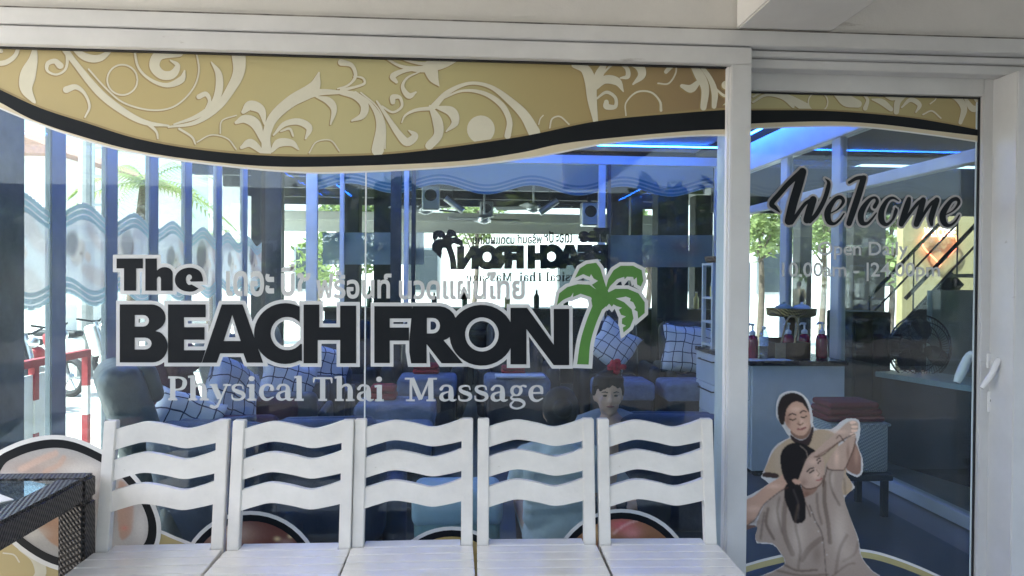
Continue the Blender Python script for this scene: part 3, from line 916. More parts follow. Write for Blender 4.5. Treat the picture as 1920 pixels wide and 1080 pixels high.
pr.blob(229, 926, 4, 10, (.2, .1, .08), .8).blob(231, 948, 9, 4, (.25, .12, .10), .8).blob(234, 990, 7, 5, (.55, .2, .17), .7)
pr.blob(265, 985, 16, 40, (.62, .60, .57), .9)
pr.fill([(70, 985), (90, 962), (130, 985), (143, 1005), (143, 1035), (100, 1020)], (.42, .27, .19), 2)
pr.line([(90, 965), (120, 950), (145, 930)], 14, (.47, .31, .23), 2)
pr.line([(120, 985), (130, 970), (140, 965)], 5, (.25, .16, .12), 1, .7).blob(60, 1000, 30, 14, (.6, .59, .56), .8)
pr.build('oval_picture', 'ink_print', win, lambda a, b: (w(a, b)[0], YG - .002, w(a, b)[1]))
r.build('picture_ring', 'vinyl_black', win)
r = MB(); r.ribbon([w(a, b) for a, b in smooth2([(135 + (a - 135) * 1.075, 947 + (b - 947) * 1.1) for a, b in OV], 4, True)], 8 * PXM, YG - .0028, closed=True); r.build('picture_rim', 'vinyl_white', win)
# three round pictures whose tops show between the chair backs
for cx, cy, rd, cols in ((470, 1092, 122, [(.15, .06, .05), (.36, .25, .21), (.42, .28, .14)]), (847, 1112, 113, [(.50, .38, .14), (.58, .45, .2), (.55, .42, .2)]), (1165, 1088, 122, [(.30, .15, .08), (.42, .11, .12), (.45, .31, .2)])):
    C = circ(cx, cy, rd, 48)[:-1]
    p_ = Print(cx - rd - 4, cy - rd - 4, cx + rd + 4, cy + rd + 4, 2.4, cols[0])
    p_.fill(C, cols[0], 0, sm=0)
    rr = random.Random(int(cx))
    for _ in range(26):
        a_ = rr.uniform(0, 6.28); q = rr.uniform(0, rd)
        p_.blob(cx + q * math.cos(a_), cy + q * math.sin(a_), rr.uniform(6, 26), rr.uniform(5, 16), rr.choice(cols + [(.65, .55, .40), (.25, .12, .07)]), .8)
    if cx == 470: p_.blob(430, 1000, 45, 22, (.60, .45, .36), .95).blob(520, 1010, 6, 4, (.8, .65, .35), .9).blob(545, 1005, 5, 4, (.85, .7, .4), .9)
    if cx == 1165: p_.blob(1165, 985, 30, 16, (.62, .15, .17), .9).blob(1185, 1000, 18, 12, (.7, .3, .28), .8).blob(1120, 1000, 26, 16, (.62, .42, .2), .9).line([(1150, 1000), (1170, 985), (1195, 975)], 3, (.75, .5, .45), 1, .8)
    pc = p_.build('round_picture', 'ink_print', win, lambda a, b: (w(a, b)[0], YG - .002, w(a, b)[1]))
    MB().ribbon([w(a, b) for a, b in C], 13 * PXM, YG - .0026, closed=True).build('picture_ring', 'vinyl_black', pc)
    MB().ribbon([w(a, b) for a, b in circ(cx, cy, rd + 9, 48)[:-1]], 7 * PXM, YG - .0028, closed=True).build('picture_rim', 'vinyl_white', pc)

# ------------------------------------------------------------------ sliding door
door = thing('sliding_door', 'white framed glass sliding door with welcome lettering and massage picture', 'door', (w(1640, 700, YD)[0], YD, 0))
YDF = YD - .03
xs0, xs1 = w(1845, 180, YDF)[0], w(1894, 140, YDF)[0]
zt0, zt1 = w(1650, 175, YDF)[1], w(1650, 135, YDF)[1]
xl0, xl1 = w(1346, 500, YDF + .02)[0], w(1369, 500, YDF + .02)[0]
MB().box(xl0 + .003, xs0 + .02, YD, YD + .008, .06, zt0 + .02).build('glass_pane', 'door_glass', door)
MB().box(xs0, xs1, YDF, YDF + .05, .02, zt1 - .004).build('stile', 'alu_white', door, bevel=.004)
MB().box(xl0, xl1, YDF + .002, YDF + .048, .02, zt1 - .004).build('stile', 'alu_inner', door, bevel=.004)
MB().box(xl1 + .001, xs0 - .001, YDF, YDF + .05, zt0, zt1 - .004).build('top_rail', 'alu_white', door, bevel=.003)
MB().box(xl1 + .001, xs0 - .001, YDF, YDF + .05, .02, .10).build('bottom_rail', 'alu_white', door, bevel=.003)
MB().box(xl1 + .001, xl1 + .006, YDF + .024, YD - .001, .1, zt0).build('seal', 'seal_black', door)
MB().box(xs0 - .007, xs0 - .001, YDF + .02, YD - .001, .1, zt0).build('seal', 'seal_black', door)
MB().box(xs0 - .015, xs0 - .008, YD - .003, YD - .001, .1, zt0 - .02).build('glazing_bead', mat('bead_blue', (.70, .80, .84), .3, var=0), door)
MB().box(xl1 + .001, xs0 - .001, YDF + .02, YD - .001, zt0 - .007, zt0 - .001).build('seal', 'seal_black', door)
# lever handle and lock cylinder
hx, hz = w(1858, 675, YDF)
lever = MB().rbox(hx - .024, hx + .022, YDF - .012, YDF - .001, hz - .035, hz + .03, .006, 2).build('handle', mat('handle_white', (.80, .80, .80), .25, var=.02, coat=.3), door)
tip = w(1843, 728, YDF - .06); kn = w(1871, 676, YDF - .055)
MB().tube([(hx + .004, YDF - .005, hz - .004), (hx + .006, YDF - .045, hz - .004), (kn[0], YDF - .055, kn[1]), ((kn[0] + tip[0]) / 2 + .004, YDF - .058, (kn[1] + tip[1]) / 2), (tip[0], YDF - .05, tip[1])], [.012, .012, .013, .013, .011], 10, 4).build('lever', 'handle_white', lever, smooth=True)
hx2, hz2 = w(1858, 753, YDF)
lk = MB().rbox(hx2 - .021, hx2 + .021, YDF - .009, YDF - .001, hz2 - .045, hz2 + .045, .007, 2).build('lock_plate', 'handle_white', door)
MB().lathe([(.011, -.0115), (.011, -.0095), (.001, -.0092)], (hx2, YDF, hz2 + .006), 12, 'y').build('keyhole', 'seal_black', lk)
MB().box(hx2 - .006, hx2 + .006, YDF - .0112, YDF - .0095, hz2 - .014, hz2 + .004).build('keyhole', 'seal_black', lk)
xi, zi = w(1818, 690, YD + .03)
MB().tube([(xi + .03, YD + .02, zi + .06), (xi + .02, YD + .06, zi + .05), (xi - .012, YD + .07, zi - .03), (xi - .03, YD + .07, zi - .07)], [.016, .018, .02, .014], 10, 4).build('inner_handle', 'handle_white', door, smooth=True)
# outer jamb beyond the door
xj0 = w(1903, 300, YF)[0]
jb = thing('door_jamb', 'white aluminium door jamb with a dark gap beside the sliding door', 'frame', (xj0 + .1, 2.95, 0))
MB().box(xj0, 6.2, 2.885, 3.09, .001, zd2 - .002).build('jamb', 'alu_white', jb, bevel=.004)
MB().box(xs1 + .002, xj0 - .002, 3.035, 3.08, .001, zd2 - .002).build('gap_seal', 'seal_black', jb)
for zz in (1.95, 1.36, .62, .3):
    MB().box(xs1 + .003, xj0 - .003, 3.02, 3.034, zz, zz + .05).build('keeper', 'alu_inner', jb)

# door vinyl
GD = [(1340, 208), (1410, 207), (1547, 208), (1680, 218), (1763, 230), (1850, 247)]
KD = [(1340, 238), (1410, 232), (1547, 228), (1647, 233), (1747, 245), (1850, 257)]
CD = [(1340, 249), (1410, 240), (1547, 235), (1630, 238), (1747, 252), (1850, 267)]
db = band([(1375, 160), (1640, 165), (1850, 172)], off(GD, 3), YD - .001, 'gold_banner', 'gold_print', door, YD)
band(off(GD, -3), off(GD, 3), YD - .0028, 'brown_line', 'scroll_shade', db, YD)
band(GD, KD, YD - .0035, 'black_wave', 'vinyl_black', db, YD)
band(KD, CD, YD - .0035, 'cream_wave', 'vinyl_cream', db, YD)
band(off(CD, -.5), off(CD, 3), YD - .0031, 'white_wave', 'vinyl_white', db, YD)
strokes(SCD, YD - .0014, 1.5, -4, 4, YD).build('scroll_shadow', 'scroll_shade', db)
strokes(SCD, YD - .0022, Y=YD).build('scroll_ornament', 'scroll_cream', db)
WEL = [
 [[(185, 440), (150, 405), (118, 368), (180, 290), (270, 190), (375, 98)], [12, 34, 46, 44, 46, 56]],
 [[(378, 100), (345, 210), (300, 360), (262, 515)], [70, 78, 78, 74]],
 [[(285, 530), (340, 450), (400, 370), (462, 330)], [36, 34, 30, 30]],
 [[(468, 335), (440, 420), (415, 505)], [64, 70, 66]],
 [[(440, 520), (500, 450), (560, 340), (592, 240), (598, 190), (570, 158)], [34, 40, 40, 40, 30, 6]],
 [[(612, 452), (680, 412), (722, 352), (700, 316), (655, 330), (605, 400), (588, 460), (602, 520), (645, 538), (690, 505), (728, 452)], [10, 16, 30, 34, 36, 52, 60, 50, 26, 20, 14]],
 [[(772, 190), (835, 155), (900, 150)], [26, 32, 40]],
 [[(893, 155), (855, 280), (812, 410), (770, 535)], [54, 58, 58, 50]],
 [[(985, 395), (1008, 350), (990, 318), (945, 335), (890, 405), (868, 470), (880, 528), (922, 535), (965, 495), (1000, 448)], [36, 32, 22, 30, 50, 56, 48, 26, 20, 12]],
 [[(1190, 345), (1140, 320), (1090, 345), (1045, 430), (1045, 510), (1085, 545), (1135, 505), (1165, 430), (1160, 405)], [12, 24, 34, 52, 54, 30, 22, 34, 10]],
 [[(1275, 330), (1262, 380), (1235, 460), (1210, 540)], [40, 56, 56, 50]],
 [[(1228, 530), (1290, 440), (1345, 370), (1392, 332)], [24, 28, 30, 26]],
 [[(1395, 340), (1370, 430), (1338, 540)], [52, 56, 54]],
 [[(1355, 530), (1410, 440), (1460, 370), (1508, 332)], [24, 28, 30, 26]],
 [[(1510, 340), (1482, 420), (1462, 490), (1465, 545)], [52, 54, 50, 30]],
 [[(1585, 462), (1650, 425), (1695, 365), (1678, 330), (1632, 345), (1580, 415), (1558, 475), (1575, 535), (1618, 552), (1665, 520), (1700, 466)], [10, 16, 30, 34, 36, 52, 60, 50, 26, 20, 14]],
]
wo = strokes([(7, a, b) for a, b in WEL], YD - .0035, 0, 0, 0, YD).build('welcome_lettering', 'vinyl_black', door)
strokes([(7, a, b) for a, b in WEL], YD - .0015, 36, 0, 0, YD).build('lettering_outline', mat('vinyl_outline', (.46, .44, .44), .5, var=.05), wo)
text_px('Open Daily', 1533, 1702, 453, 487, YD - .0012, 'hours_lettering', 'vinyl_letter_grey', door, YD, .012)
text_px('10.00am - |24.00pm', 1466, 1762, 492, 527, YD - .0012, 'hours_lettering', 'vinyl_letter_grey', door, YD, .012)
arcd = [(1385, 1066), (1445, 1049), (1520, 1035), (1613, 1034), (1680, 1050), (1760, 1083), (1850, 1130)]
arc_o = band(arcd, off(arcd, 11), YD - .0012, 'gold_arc', 'gold_print', door, YD)
band(off(arcd, -5), arcd, YD - .0012, 'white_edge', 'vinyl_white', arc_o, YD)
band(off(arcd, 42), off(arcd, 120), YD - .0012, 'gold_field', 'gold_print', arc_o, YD)

# cut-out picture: masseuse stretching a client's arms
def z9(l): return [(1390 + a / 2.843, 700 + b / 2.843) for a, b in l]
SIL = [(190, 130), (215, 102), (260, 90), (310, 100), (345, 130), (365, 170), (378, 230), (386, 288), (475, 293), (510, 268), (550, 240), (605, 238), (628, 262), (628, 330), (614, 368), (626, 410), (643, 450), (642, 520), (625, 545), (600, 548), (552, 522), (562, 548), (600, 600), (590, 615), (546, 660), (560, 720), (590, 800), (620, 880), (632, 960), (660, 1010), (695, 1050), (720, 1110), (80, 1110), (150, 1055), (228, 1012), (200, 950), (160, 908), (78, 902), (72, 850), (80, 812), (0, 840), (-20, 830), (-20, 690), (60, 635), (140, 585), (104, 555), (108, 530), (130, 480), (150, 420), (190, 370), (250, 340), (240, 320), (208, 270), (183, 230), (180, 180)]
pc = Print(1384, 728, 1650, 1092, 1.25, (.5, .5, .5))
SK, SKD, SKL = (.62, .39, .29), (.18, .08, .05), (.90, .66, .53)
BE, BED, BEL = (.43, .34, .285), (.15, .105, .08), (.66, .56, .48)
pc.fill(z9(SIL), (.66, .65, .65), 0, sm=2)
def F(l, c, soft=1, amt=1.): pc.fill(z9(l), c, soft, amt, cover=False)
def Ln(l, wd, c, soft=1, amt=1.): pc.line(z9(l), wd / 2.843, c, soft, amt)
def Bl(x, y, rx, ry, c, amt=.6): pc.blob(1390 + x / 2.843, 700 + y / 2.843, rx / 2.843, ry / 2.843, c, amt)
F([(122, 528), (140, 470), (170, 412), (212, 372), (260, 345), (300, 372), (350, 368), (388, 302), (470, 306), (505, 340), (530, 450), (590, 600), (546, 648), (480, 620), (300, 570), (190, 552)], (.52, .39, .27))
Bl(200, 450, 30, 80, (.52, .42, .33), .7); Bl(470, 360, 40, 60, (.50, .40, .31), .7); Bl(540, 570, 30, 40, (.50, .40, .31), .7); Bl(240, 500, 25, 60, (.28, .2, .15), .5)
F([(112, 530), (150, 527), (192, 535), (190, 556), (116, 550)], (.07, .045, .04))
F([(258, 325), (272, 362), (320, 385), (360, 380), (384, 300), (372, 284), (352, 335), (310, 356)], (.05, .035, .035))
F([(262, 300), (275, 335), (320, 352), (355, 330), (370, 280), (340, 250)], (.28, .165, .12))
F([(226, 200), (240, 165), (280, 142), (325, 150), (355, 190), (366, 240), (360, 290), (335, 325), (300, 330), (262, 305), (235, 270), (224, 240)], SK, 1)
F([(202, 265), (191, 185), (213, 125), (262, 103), (318, 118), (350, 165), (358, 208), (322, 158), (275, 152), (242, 185), (232, 225), (224, 270)], (.035, .027, .026), 1)
Bl(245, 250, 16, 45, SKD, .55); Bl(330, 280, 22, 26, SKL, .45); Bl(290, 190, 30, 16, SKL, .5); Bl(318, 250, 12, 22, SKL, .4)
Ln([(250, 222), (268, 214), (288, 220)], 7, (.05, .03, .03)); Ln([(310, 210), (328, 198), (344, 204)], 7, (.05, .03, .03))
Ln([(256, 243), (272, 248), (288, 241)], 7, (.04, .025, .02)); Ln([(316, 232), (332, 234), (344, 226)], 7, (.04, .025, .02))
Ln([(298, 268), (312, 274), (326, 264)], 5, SKD); Bl(302, 262, 6, 10, SKD, .4)
Ln([(298, 297), (318, 298), (340, 288)], 9, (.36, .13, .12)); Ln([(300, 294), (318, 294), (338, 286)], 3, (.16, .05, .05))
F([(560, 400), (602, 372), (622, 410), (636, 455), (632, 525), (605, 538), (560, 512), (550, 470)], (.30, .18, .14)); Bl(610, 440, 14, 50, SK, .6)
# client
F([(72, 850), (84, 780), (118, 705), (172, 650), (240, 615), (330, 662), (400, 612), (432, 560), (450, 478), (500, 462), (545, 515), (530, 600), (546, 660), (562, 720), (590, 800), (618, 880), (630, 960), (660, 1015), (695, 1055), (715, 1110), (85, 1110), (155, 1060), (230, 1014), (202, 948), (162, 904), (82, 896)], BE, 1)
for l, wd, c, a in (([(240, 640), (225, 760), (230, 860), (270, 960)], 26, BED, .6), ([(360, 700), (390, 780), (430, 870), (450, 1080)], 7, (.12, .09, .08), .85), ([(330, 670), (352, 720), (365, 760)], 8, BED, .8),
                    ([(440, 580), (440, 680), (460, 800), (470, 900)], 22, BED, .7), ([(500, 480), (470, 540), (480, 620), (520, 700)], 12, BED, .7), ([(140, 720), (130, 800), (170, 880)], 16, BED, .7),
                    ([(320, 990), (360, 930), (420, 880)], 30, BED, .5), ([(230, 1020), (300, 1050), (400, 1045)], 12, BED, .7), ([(540, 1000), (600, 960), (620, 900)], 14, BED, .4), ([(480, 1080), (560, 1020), (600, 1010)], 10, BED, .5)):
    Ln(l, wd, c, 2, a)
Bl(300, 880, 40, 110, BEL, .7); Bl(520, 840, 40, 130, BEL, .7); Bl(180, 760, 26, 60, BEL, .6); Bl(480, 560, 14, 60, BEL, .5); Bl(400, 960, 30, 60, BED, .4); Bl(560, 960, 40, 50, BEL, .4)
for yy in (740, 790, 840, 900, 965): Bl(372 + (yy - 740) * .36, yy, 5, 5, (.58, .52, .47), .9)
F([(318, 605), (345, 575), (410, 585), (392, 630), (350, 656), (326, 660)], (.33, .20, .15)); Bl(345, 640, 18, 14, SKD, .6)
F([(-20, 700), (60, 655), (130, 597), (200, 553), (240, 520), (262, 560), (245, 605), (195, 632), (115, 700), (70, 775), (-20, 830)], SK)
Bl(60, 720, 50, 20, SKL, .5); Bl(170, 600, 40, 14, SKL, .5); Bl(60, 790, 40, 14, SKD, .5); F([(20, 815), (40, 805), (78, 812), (72, 835), (50, 850), (25, 838)], (.2, .12, .1))
F([(205, 455), (218, 405), (255, 374), (310, 368), (362, 392), (395, 418), (352, 448), (325, 505), (300, 568), (252, 592), (218, 540)], (.022, .019, .02))
F([(236, 590), (300, 578), (326, 632), (340, 700), (336, 782), (282, 796), (258, 742), (228, 664)], (.022, .019, .02)); Ln([(310, 385), (340, 410), (352, 445)], 6, (.30, .24, .20), 1, .7)
Ln([(275, 620), (300, 690), (300, 770)], 10, (.08, .07, .07), 2, .6)
F([(388, 416), (425, 440), (440, 485), (437, 545), (425, 580), (395, 604), (345, 612), (312, 588), (306, 555), (326, 505), (350, 450)], (.56, .39, .31))
Bl(395, 540, 26, 30, SKL, .6); Bl(330, 580, 22, 24, SKD, .4); Bl(380, 470, 30, 18, SKL, .5); Bl(425, 560, 8, 18, SKD, .3)
Ln([(348, 522), (362, 508), (382, 502)], 7, (.04, .03, .03)); Ln([(400, 462), (408, 452), (416, 450)], 6, (.04, .03, .03))
Ln([(360, 530), (372, 522), (384, 516)], 8, (.03, .02, .02)); Ln([(405, 478), (412, 470), (418, 466)], 7, (.03, .02, .02))
Ln([(398, 515), (412, 532), (404, 545)], 4, SKD, 1, .8); Ln([(396, 570), (412, 568), (426, 556)], 7, (.42, .14, .13))
F([(268, 570), (285, 562), (312, 572), (310, 590), (285, 588)], SK)
F([(452, 500), (478, 432), (535, 370), (588, 325), (608, 340), (592, 405), (548, 508), (520, 512)], (.55, .39, .31)); Bl(505, 450, 16, 50, SKL, .6); Bl(565, 420, 10, 50, SKD, .45)
F([(386, 424), (430, 376), (500, 316), (550, 268), (592, 250), (618, 264), (616, 302), (565, 336), (505, 372), (435, 430), (405, 446)], (.57, .41, .33)); Ln([(400, 442), (470, 398), (560, 340)], 8, SKD, 2, .7); Bl(520, 310, 50, 12, SKL, .5)
for a_, b_ in ((590, 262), (598, 285), (597, 306), (590, 326)):
    F([(a_ - 14, b_ - 7), (a_ + 12, b_ - 8), (a_ + 18, b_ + 2), (a_ - 10, b_ + 7)], SKL, 1); Ln([(a_ - 14, b_ + 9), (a_ + 16, b_ + 7)], 4, SKD, 1, .8)
for l_ in ([(386, 446), (435, 432), (505, 374), (565, 338), (600, 322)], [(452, 500), (470, 512), (520, 516), (548, 508), (575, 450), (594, 405), (608, 345)], [(-10, 830), (70, 778), (115, 702), (195, 634), (245, 606)], [(312, 590), (345, 614), (395, 606), (425, 582), (438, 545)], [(455, 498), (440, 560), (432, 600)], [(505, 345), (520, 330), (545, 362)]):
    Ln(l_, 7, (.10, .055, .04), 1, .75)
for l_, w_, a_ in (([(120, 740), (110, 800), (100, 880)], 12, .6), ([(300, 700), (285, 800), (310, 930), (300, 1040)], 14, .45), ([(545, 560), (555, 660), (585, 780)], 10, .5), ([(400, 640), (405, 720), (425, 800)], 14, .55), ([(200, 660), (190, 740), (215, 850)], 12, .5), ([(560, 860), (520, 940), (500, 1060)], 16, .4), ([(190, 1050), (320, 1075), (460, 1070)], 12, .6)):
    Ln(l_, w_, BED, 3, a_)
pc.build('massage_picture', 'ink_print', door, lambda a, b: (w(a, b, YD)[0], YD - .005, w(a, b, YD)[1]))

# ------------------------------------------------------------------ five white waiting chairs
def make_chair():
    t = thing('chair', '', 'chair')
    W2 = .2205
    th = math.tan(R_(8.5))
    zs, ztop = .475, .925
    def yb(z): return (z - zs) * th
    for sx in (-1, 1):
        x = sx * (W2 - .0215)
        mb = MB()
        for seg in ((0.0, zs), (zs, ztop)):
            pass
        prof = [(.0, .05), (zs, 0), (ztop, yb(ztop))]
        vs_, fs = [], []
        for z, y in prof:
            for a, b in ((-.0215, -.017), (.0215, -.017), (.0215, .02), (-.0215, .02)):
                vs_.append((x + a, y + b, z))
        for i in range(2):
            for k in range(4):
                l = (k + 1) % 4
                fs.append((i * 4 + k, i * 4 + l, i * 4 + 4 + l, i * 4 + 4 + k))
        fs += [(0, 1, 2, 3), (8, 9, 10, 11)]
        mb.add(vs_, fs).build('back_post', 'chair_paint', t, bevel=.003, local=True)
        MB().box(sx * (W2 - .02) - .02, sx * (W2 - .02) + .02, -.455, -.415, 0, .452).build('leg', 'chair_paint', t, bevel=.003, local=True)
    xi_ = W2 - .0425
    for k in range(3):
        z0 = ztop - k * .1085
        T = smooth2([(0, -.030), (.14, -.016), (.3, -.005), (.5, -.016), (.69, -.031), (.85, -.020), (1, -.002)], 4)
        B = smooth2([(0, -.103), (.14, -.088), (.3, -.076), (.5, -.086), (.69, -.100), (.85, -.093), (1, -.082)], 4)
        poly = [((a - .5) * 2 * xi_, b) for a, b in T] + [((a - .5) * 2 * xi_, b) for a, b in B[::-1]]
        mb = MB().prism(poly, -.011, .011)
        mb.v = [(x, y + yb(z0 + z), z0 + z) for x, y, z in mb.v]
        mb.build('back_slat', 'chair_paint', t, bevel=.0025, local=True)
    n, d, g = 7, .5, .0055
    for k in range(n):
        y1 = .04 - k * d / n; y0 = y1 - d / n + g
        ex = .0 if k > 0 else .044
        MB().box(-W2 + ex, W2 - ex, y0, y1, .455, zs + random.uniform(-.0006, .0006)).build('seat_plank', 'seat_paint', t, bevel=.0022, local=True)
    for sx in (-1, 1):
        MB().box(sx * (W2 - .018) - .012, sx * (W2 - .018) + .012, -.414, -.018, .39, .453).build('apron', 'chair_paint', t, bevel=.002, local=True)
    MB().box(-W2 + .042, W2 - .042, -.448, -.424, .39, .453).build('apron', 'chair_paint', t, bevel=.002, local=True)
    MB().box(-W2 + .045, W2 - .045, -.004, .016, .37, .45).build('apron', 'chair_paint', t, bevel=.002, local=True)
    return t
ch0 = make_chair()
CL = ['white wooden chair with wavy slats beside the dark woven table', 'white wavy slat chair second along from the woven table', 'white wavy slat chair in the middle of the row of five',
      'white wavy slat chair second along from the sliding door', 'white wavy slat chair at the end of the row beside the sliding door']
for i, (px, rz, dy) in enumerate(((316, 1.3, .004), (553, -.5, -.006), (777.5, .6, .006), (1004, -.9, .0), (1224, -1.6, -.016))):
    X = at(px, 783, 2.80).x
    place(ch0, i == 0, (X, 2.732 + dy, 0), R_(rz), CL[i], 'white waiting chairs below the shop window')

# ------------------------------------------------------------------ woven table with papers
rattan_mat('weave', (.012, .010, .010), (.055, .046, .042), 300, .36)
X1, X0, Y1, Y0, ZT = -1.298, -2.25, 2.735, 1.95, .752
tb = thing('woven_table', 'dark brown woven side table with a glass top beside the white chairs', 'table', ((X0 + X1) / 2, (Y0 + Y1) / 2, 0))
for a in ((X0, X1, Y1 - .09, Y1), (X0, X1, Y0, Y0 + .09), (X0, X0 + .09, Y0 + .09, Y1 - .09), (X1 - .09, X1, Y0 + .09, Y1 - .09)):
    MB().box(*a, ZT - .085, ZT).build('rim', 'weave', tb, bevel=.01)
for a in ((X0, X0 + .09, Y0, Y0 + .09), (X1 - .09, X1, Y0, Y0 + .09), (X0, X0 + .09, Y1 - .09, Y1), (X1 - .09, X1, Y1 - .09, Y1)):
    MB().box(*a, .001, ZT - .086).build('leg', 'weave', tb, bevel=.01)
MB().box(X0 + .08, X1 - .08, Y0 + .08, Y1 - .08, ZT - .06, ZT - .052).build('inner_shelf', mat('shelf_dark', (.03, .028, .028), .6), tb)
MB().box(X0 + .085, X1 - .085, Y0 + .085, Y1 - .085, ZT - .012, ZT - .004).build('glass_top', 'table_glass', tb)
def sheet_of(name, m, cx, cy, sx, sy, rz, z, th, label, cat):
    c = Matrix.Rotation(R_(rz), 3, 'Z')
    mb = MB().box(-sx / 2, sx / 2, -sy / 2, sy / 2, 0, th)
    mb.v = [tuple(c @ Vector(v) + Vector((cx, cy, z))) for v in mb.v]
    return tag(mb.build(name, m), label, cat)
sheet_of('magazine', 'paper_dark', -1.68, 2.49, .2, .27, 35, ZT - .004, .006, 'dark covered magazine lying on the woven table', 'magazine')
sheet_of('leaflet', 'paper', -1.50, 2.36, .10, .21, -38, ZT - .0035, .003, 'white blank leaflet lying by the table edge', 'leaflet')
sheet_of('magazine', 'paper_red', -1.66, 2.27, .2, .28, 60, ZT - .004, .008, 'red covered magazine on the woven table', 'magazine')
sheet_of('leaflet', 'paper', -1.62, 2.44, .12, .18, 62, ZT + .0035, .003, 'pale price leaflet lying across the dark magazine', 'leaflet')
# ------------------------------------------------------------------ inside the shop: glazed side walls, back wall
XR = 3.0
def proj(P):
    d = ROT.transposed() @ (Vector(P) - CAM)
    return 960 + FPX * d.x / -d.z, 540 - FPX * d.y / -d.z
ZW = 2.88
mat('mullion_grey', (.36, .375, .41), .4, var=.1, scale=4)
lw = thing('glass_wall', 'glazed side wall with white mullions and a wavy blue photo strip facing the street', 'wall', (XL, 5.7, 0))
mull = [at_x(p, 540, XL).y for p in (105, 206, 285, 350, 408, 457)]
ends = [3.12] + mull + [YB - .1]
for y in mull:
    MB().box(XL - .02, XL + .016, y - .075, y + .075, .07, ZW - .08).build('mullion', 'mullion_grey', lw, bevel=.006)
MB().box(XL - .05, XL + .05, 3.12, YB - .1, ZW - .079, ZW).build('top_rail', 'alu_inner', lw, bevel=.005)
MB().box(XL - .05, XL + .05, 3.12, YB - .1, .001, .069).build('bottom_rail', 'alu_inner', lw, bevel=.005)
film_mat('film_teal', (.36, .52, .56), .72, .5)
film_mat('film_print', (.5, .5, .5), .85, .45, attr=True)
film_mat('film_valance', (.30, .42, .45), .84, .5)
film_mat('film_stripe', (.10, .22, .30), .9, .4)
for i, (a, b) in enumerate(zip(ends[:-1], ends[1:])):
    ya = a + (.076 if i else .0); yb_ = b - (.076 if i < len(mull) else .0)
    pn = MB().box(XL - .004, XL + .004, ya, yb_, .07, ZW - .08).build('glass_pane', 'side_glass', lw)
    if yb_ - ya < .12: continue
    n = 26
    def ztop(y): return 1.835 + .042 * math.cos(2 * math.pi * (y - 3.82) / .66)
    def zbot(y): return 1.315 + .042 * math.cos(2 * math.pi * (y - 4.27) / .66)
    ysl = np.linspace(ya, yb_, n)
    for zf, sgn in ((ztop, -1), (zbot, 1)):
        for k in range(3):
            T = [(XL + .0065, y, zf(y) + sgn * k * .034) for y in ysl]; B = [(XL + .0065, y, zf(y) + sgn * (k * .034 + .026)) for y in ysl]
            MB().add(T + B, [(q, q + 1, n + q + 1, n + q) for q in range(n - 1)]).build('film_stripe', 'film_teal', pn)
    p_ = Print(ya, 1.20, yb_, 1.92, .011, (.50, .49, .52))
    p_.fill([(y, ztop(y) - .002) for y in ysl] + [(y, zbot(y) + .002) for y in ysl[::-1]], (.50, .49, .52), 0, sm=0)
    rr = random.Random(40 + i)
    ym = (ya + yb_) / 2
    def bean(cx, cz_, rx, rz_, col, soft=2, ang=0.):
        ca_, sa_ = math.cos(ang), math.sin(ang)
        rx *= vs2; rz_ *= vs2; cz_ += dz2
        p_.fill([(cx + rx * math.cos(t) * ca_ - rz_ * math.sin(t) * sa_, cz_ + rx * math.cos(t) * sa_ + rz_ * math.sin(t) * ca_) for t in np.linspace(0, 6.28, 11)[:-1]], col, soft, 1., False)
    vs2 = (1.25, .8, 1.1, .9, 1.3, .75, 1.)[i % 7]; dz2 = rr.uniform(-.05, .05); hx_ = ym + rr.uniform(-.16, .16); sd_ = rr.choice((-1, 1))
    bean(ym - sd_ * .14, 1.46, .26, .07, (.44, .37, .37), 5, sd_ * .25)        # lying shoulder
    bean(hx_, 1.60, .085, .115, (.42, .34, .33), 4, sd_ * rr.uniform(.1, 1.))                   # face
    bean(hx_ + sd_ * .07, 1.65, .085, .10, (.13, .11, .14), 4, sd_ * rr.uniform(.2, 1.4))       # hair
    bean(hx_ - sd_ * .19, 1.70, .05, .16, (.45, .37, .37), 5, -sd_ * .9)        # arm
    bean(hx_ - sd_ * .11, 1.58, .05, .035, (.52, .40, .36), 1, sd_ * .3)        # hand
    p_.blob(hx_ - sd_ * .03, 1.585, .02, .012, (.15, .1, .1), .8).blob(ym + sd_ * .2, 1.44, .14, .05, (.62, .61, .63), .9).blob(ym, 1.74, .3, .04, (.36, .34, .40), .5)
    p_.build('film_photo', 'film_print', pn, lambda y, z: (XL + .0055, y, z), .02)
# dark corner column at the street end of the window
ca, cb = at(-60, 540, 3.25).x, at(35, 540, 3.25).x
tag(MB().box(ca, cb, 3.10, 3.30, .012, ZC - .03).build('corner_column', mat('column_dark', (.20, .205, .205), .35, var=.35, scale=3), bevel=.01), 'dark grey corner column just inside the shop window', 'column')

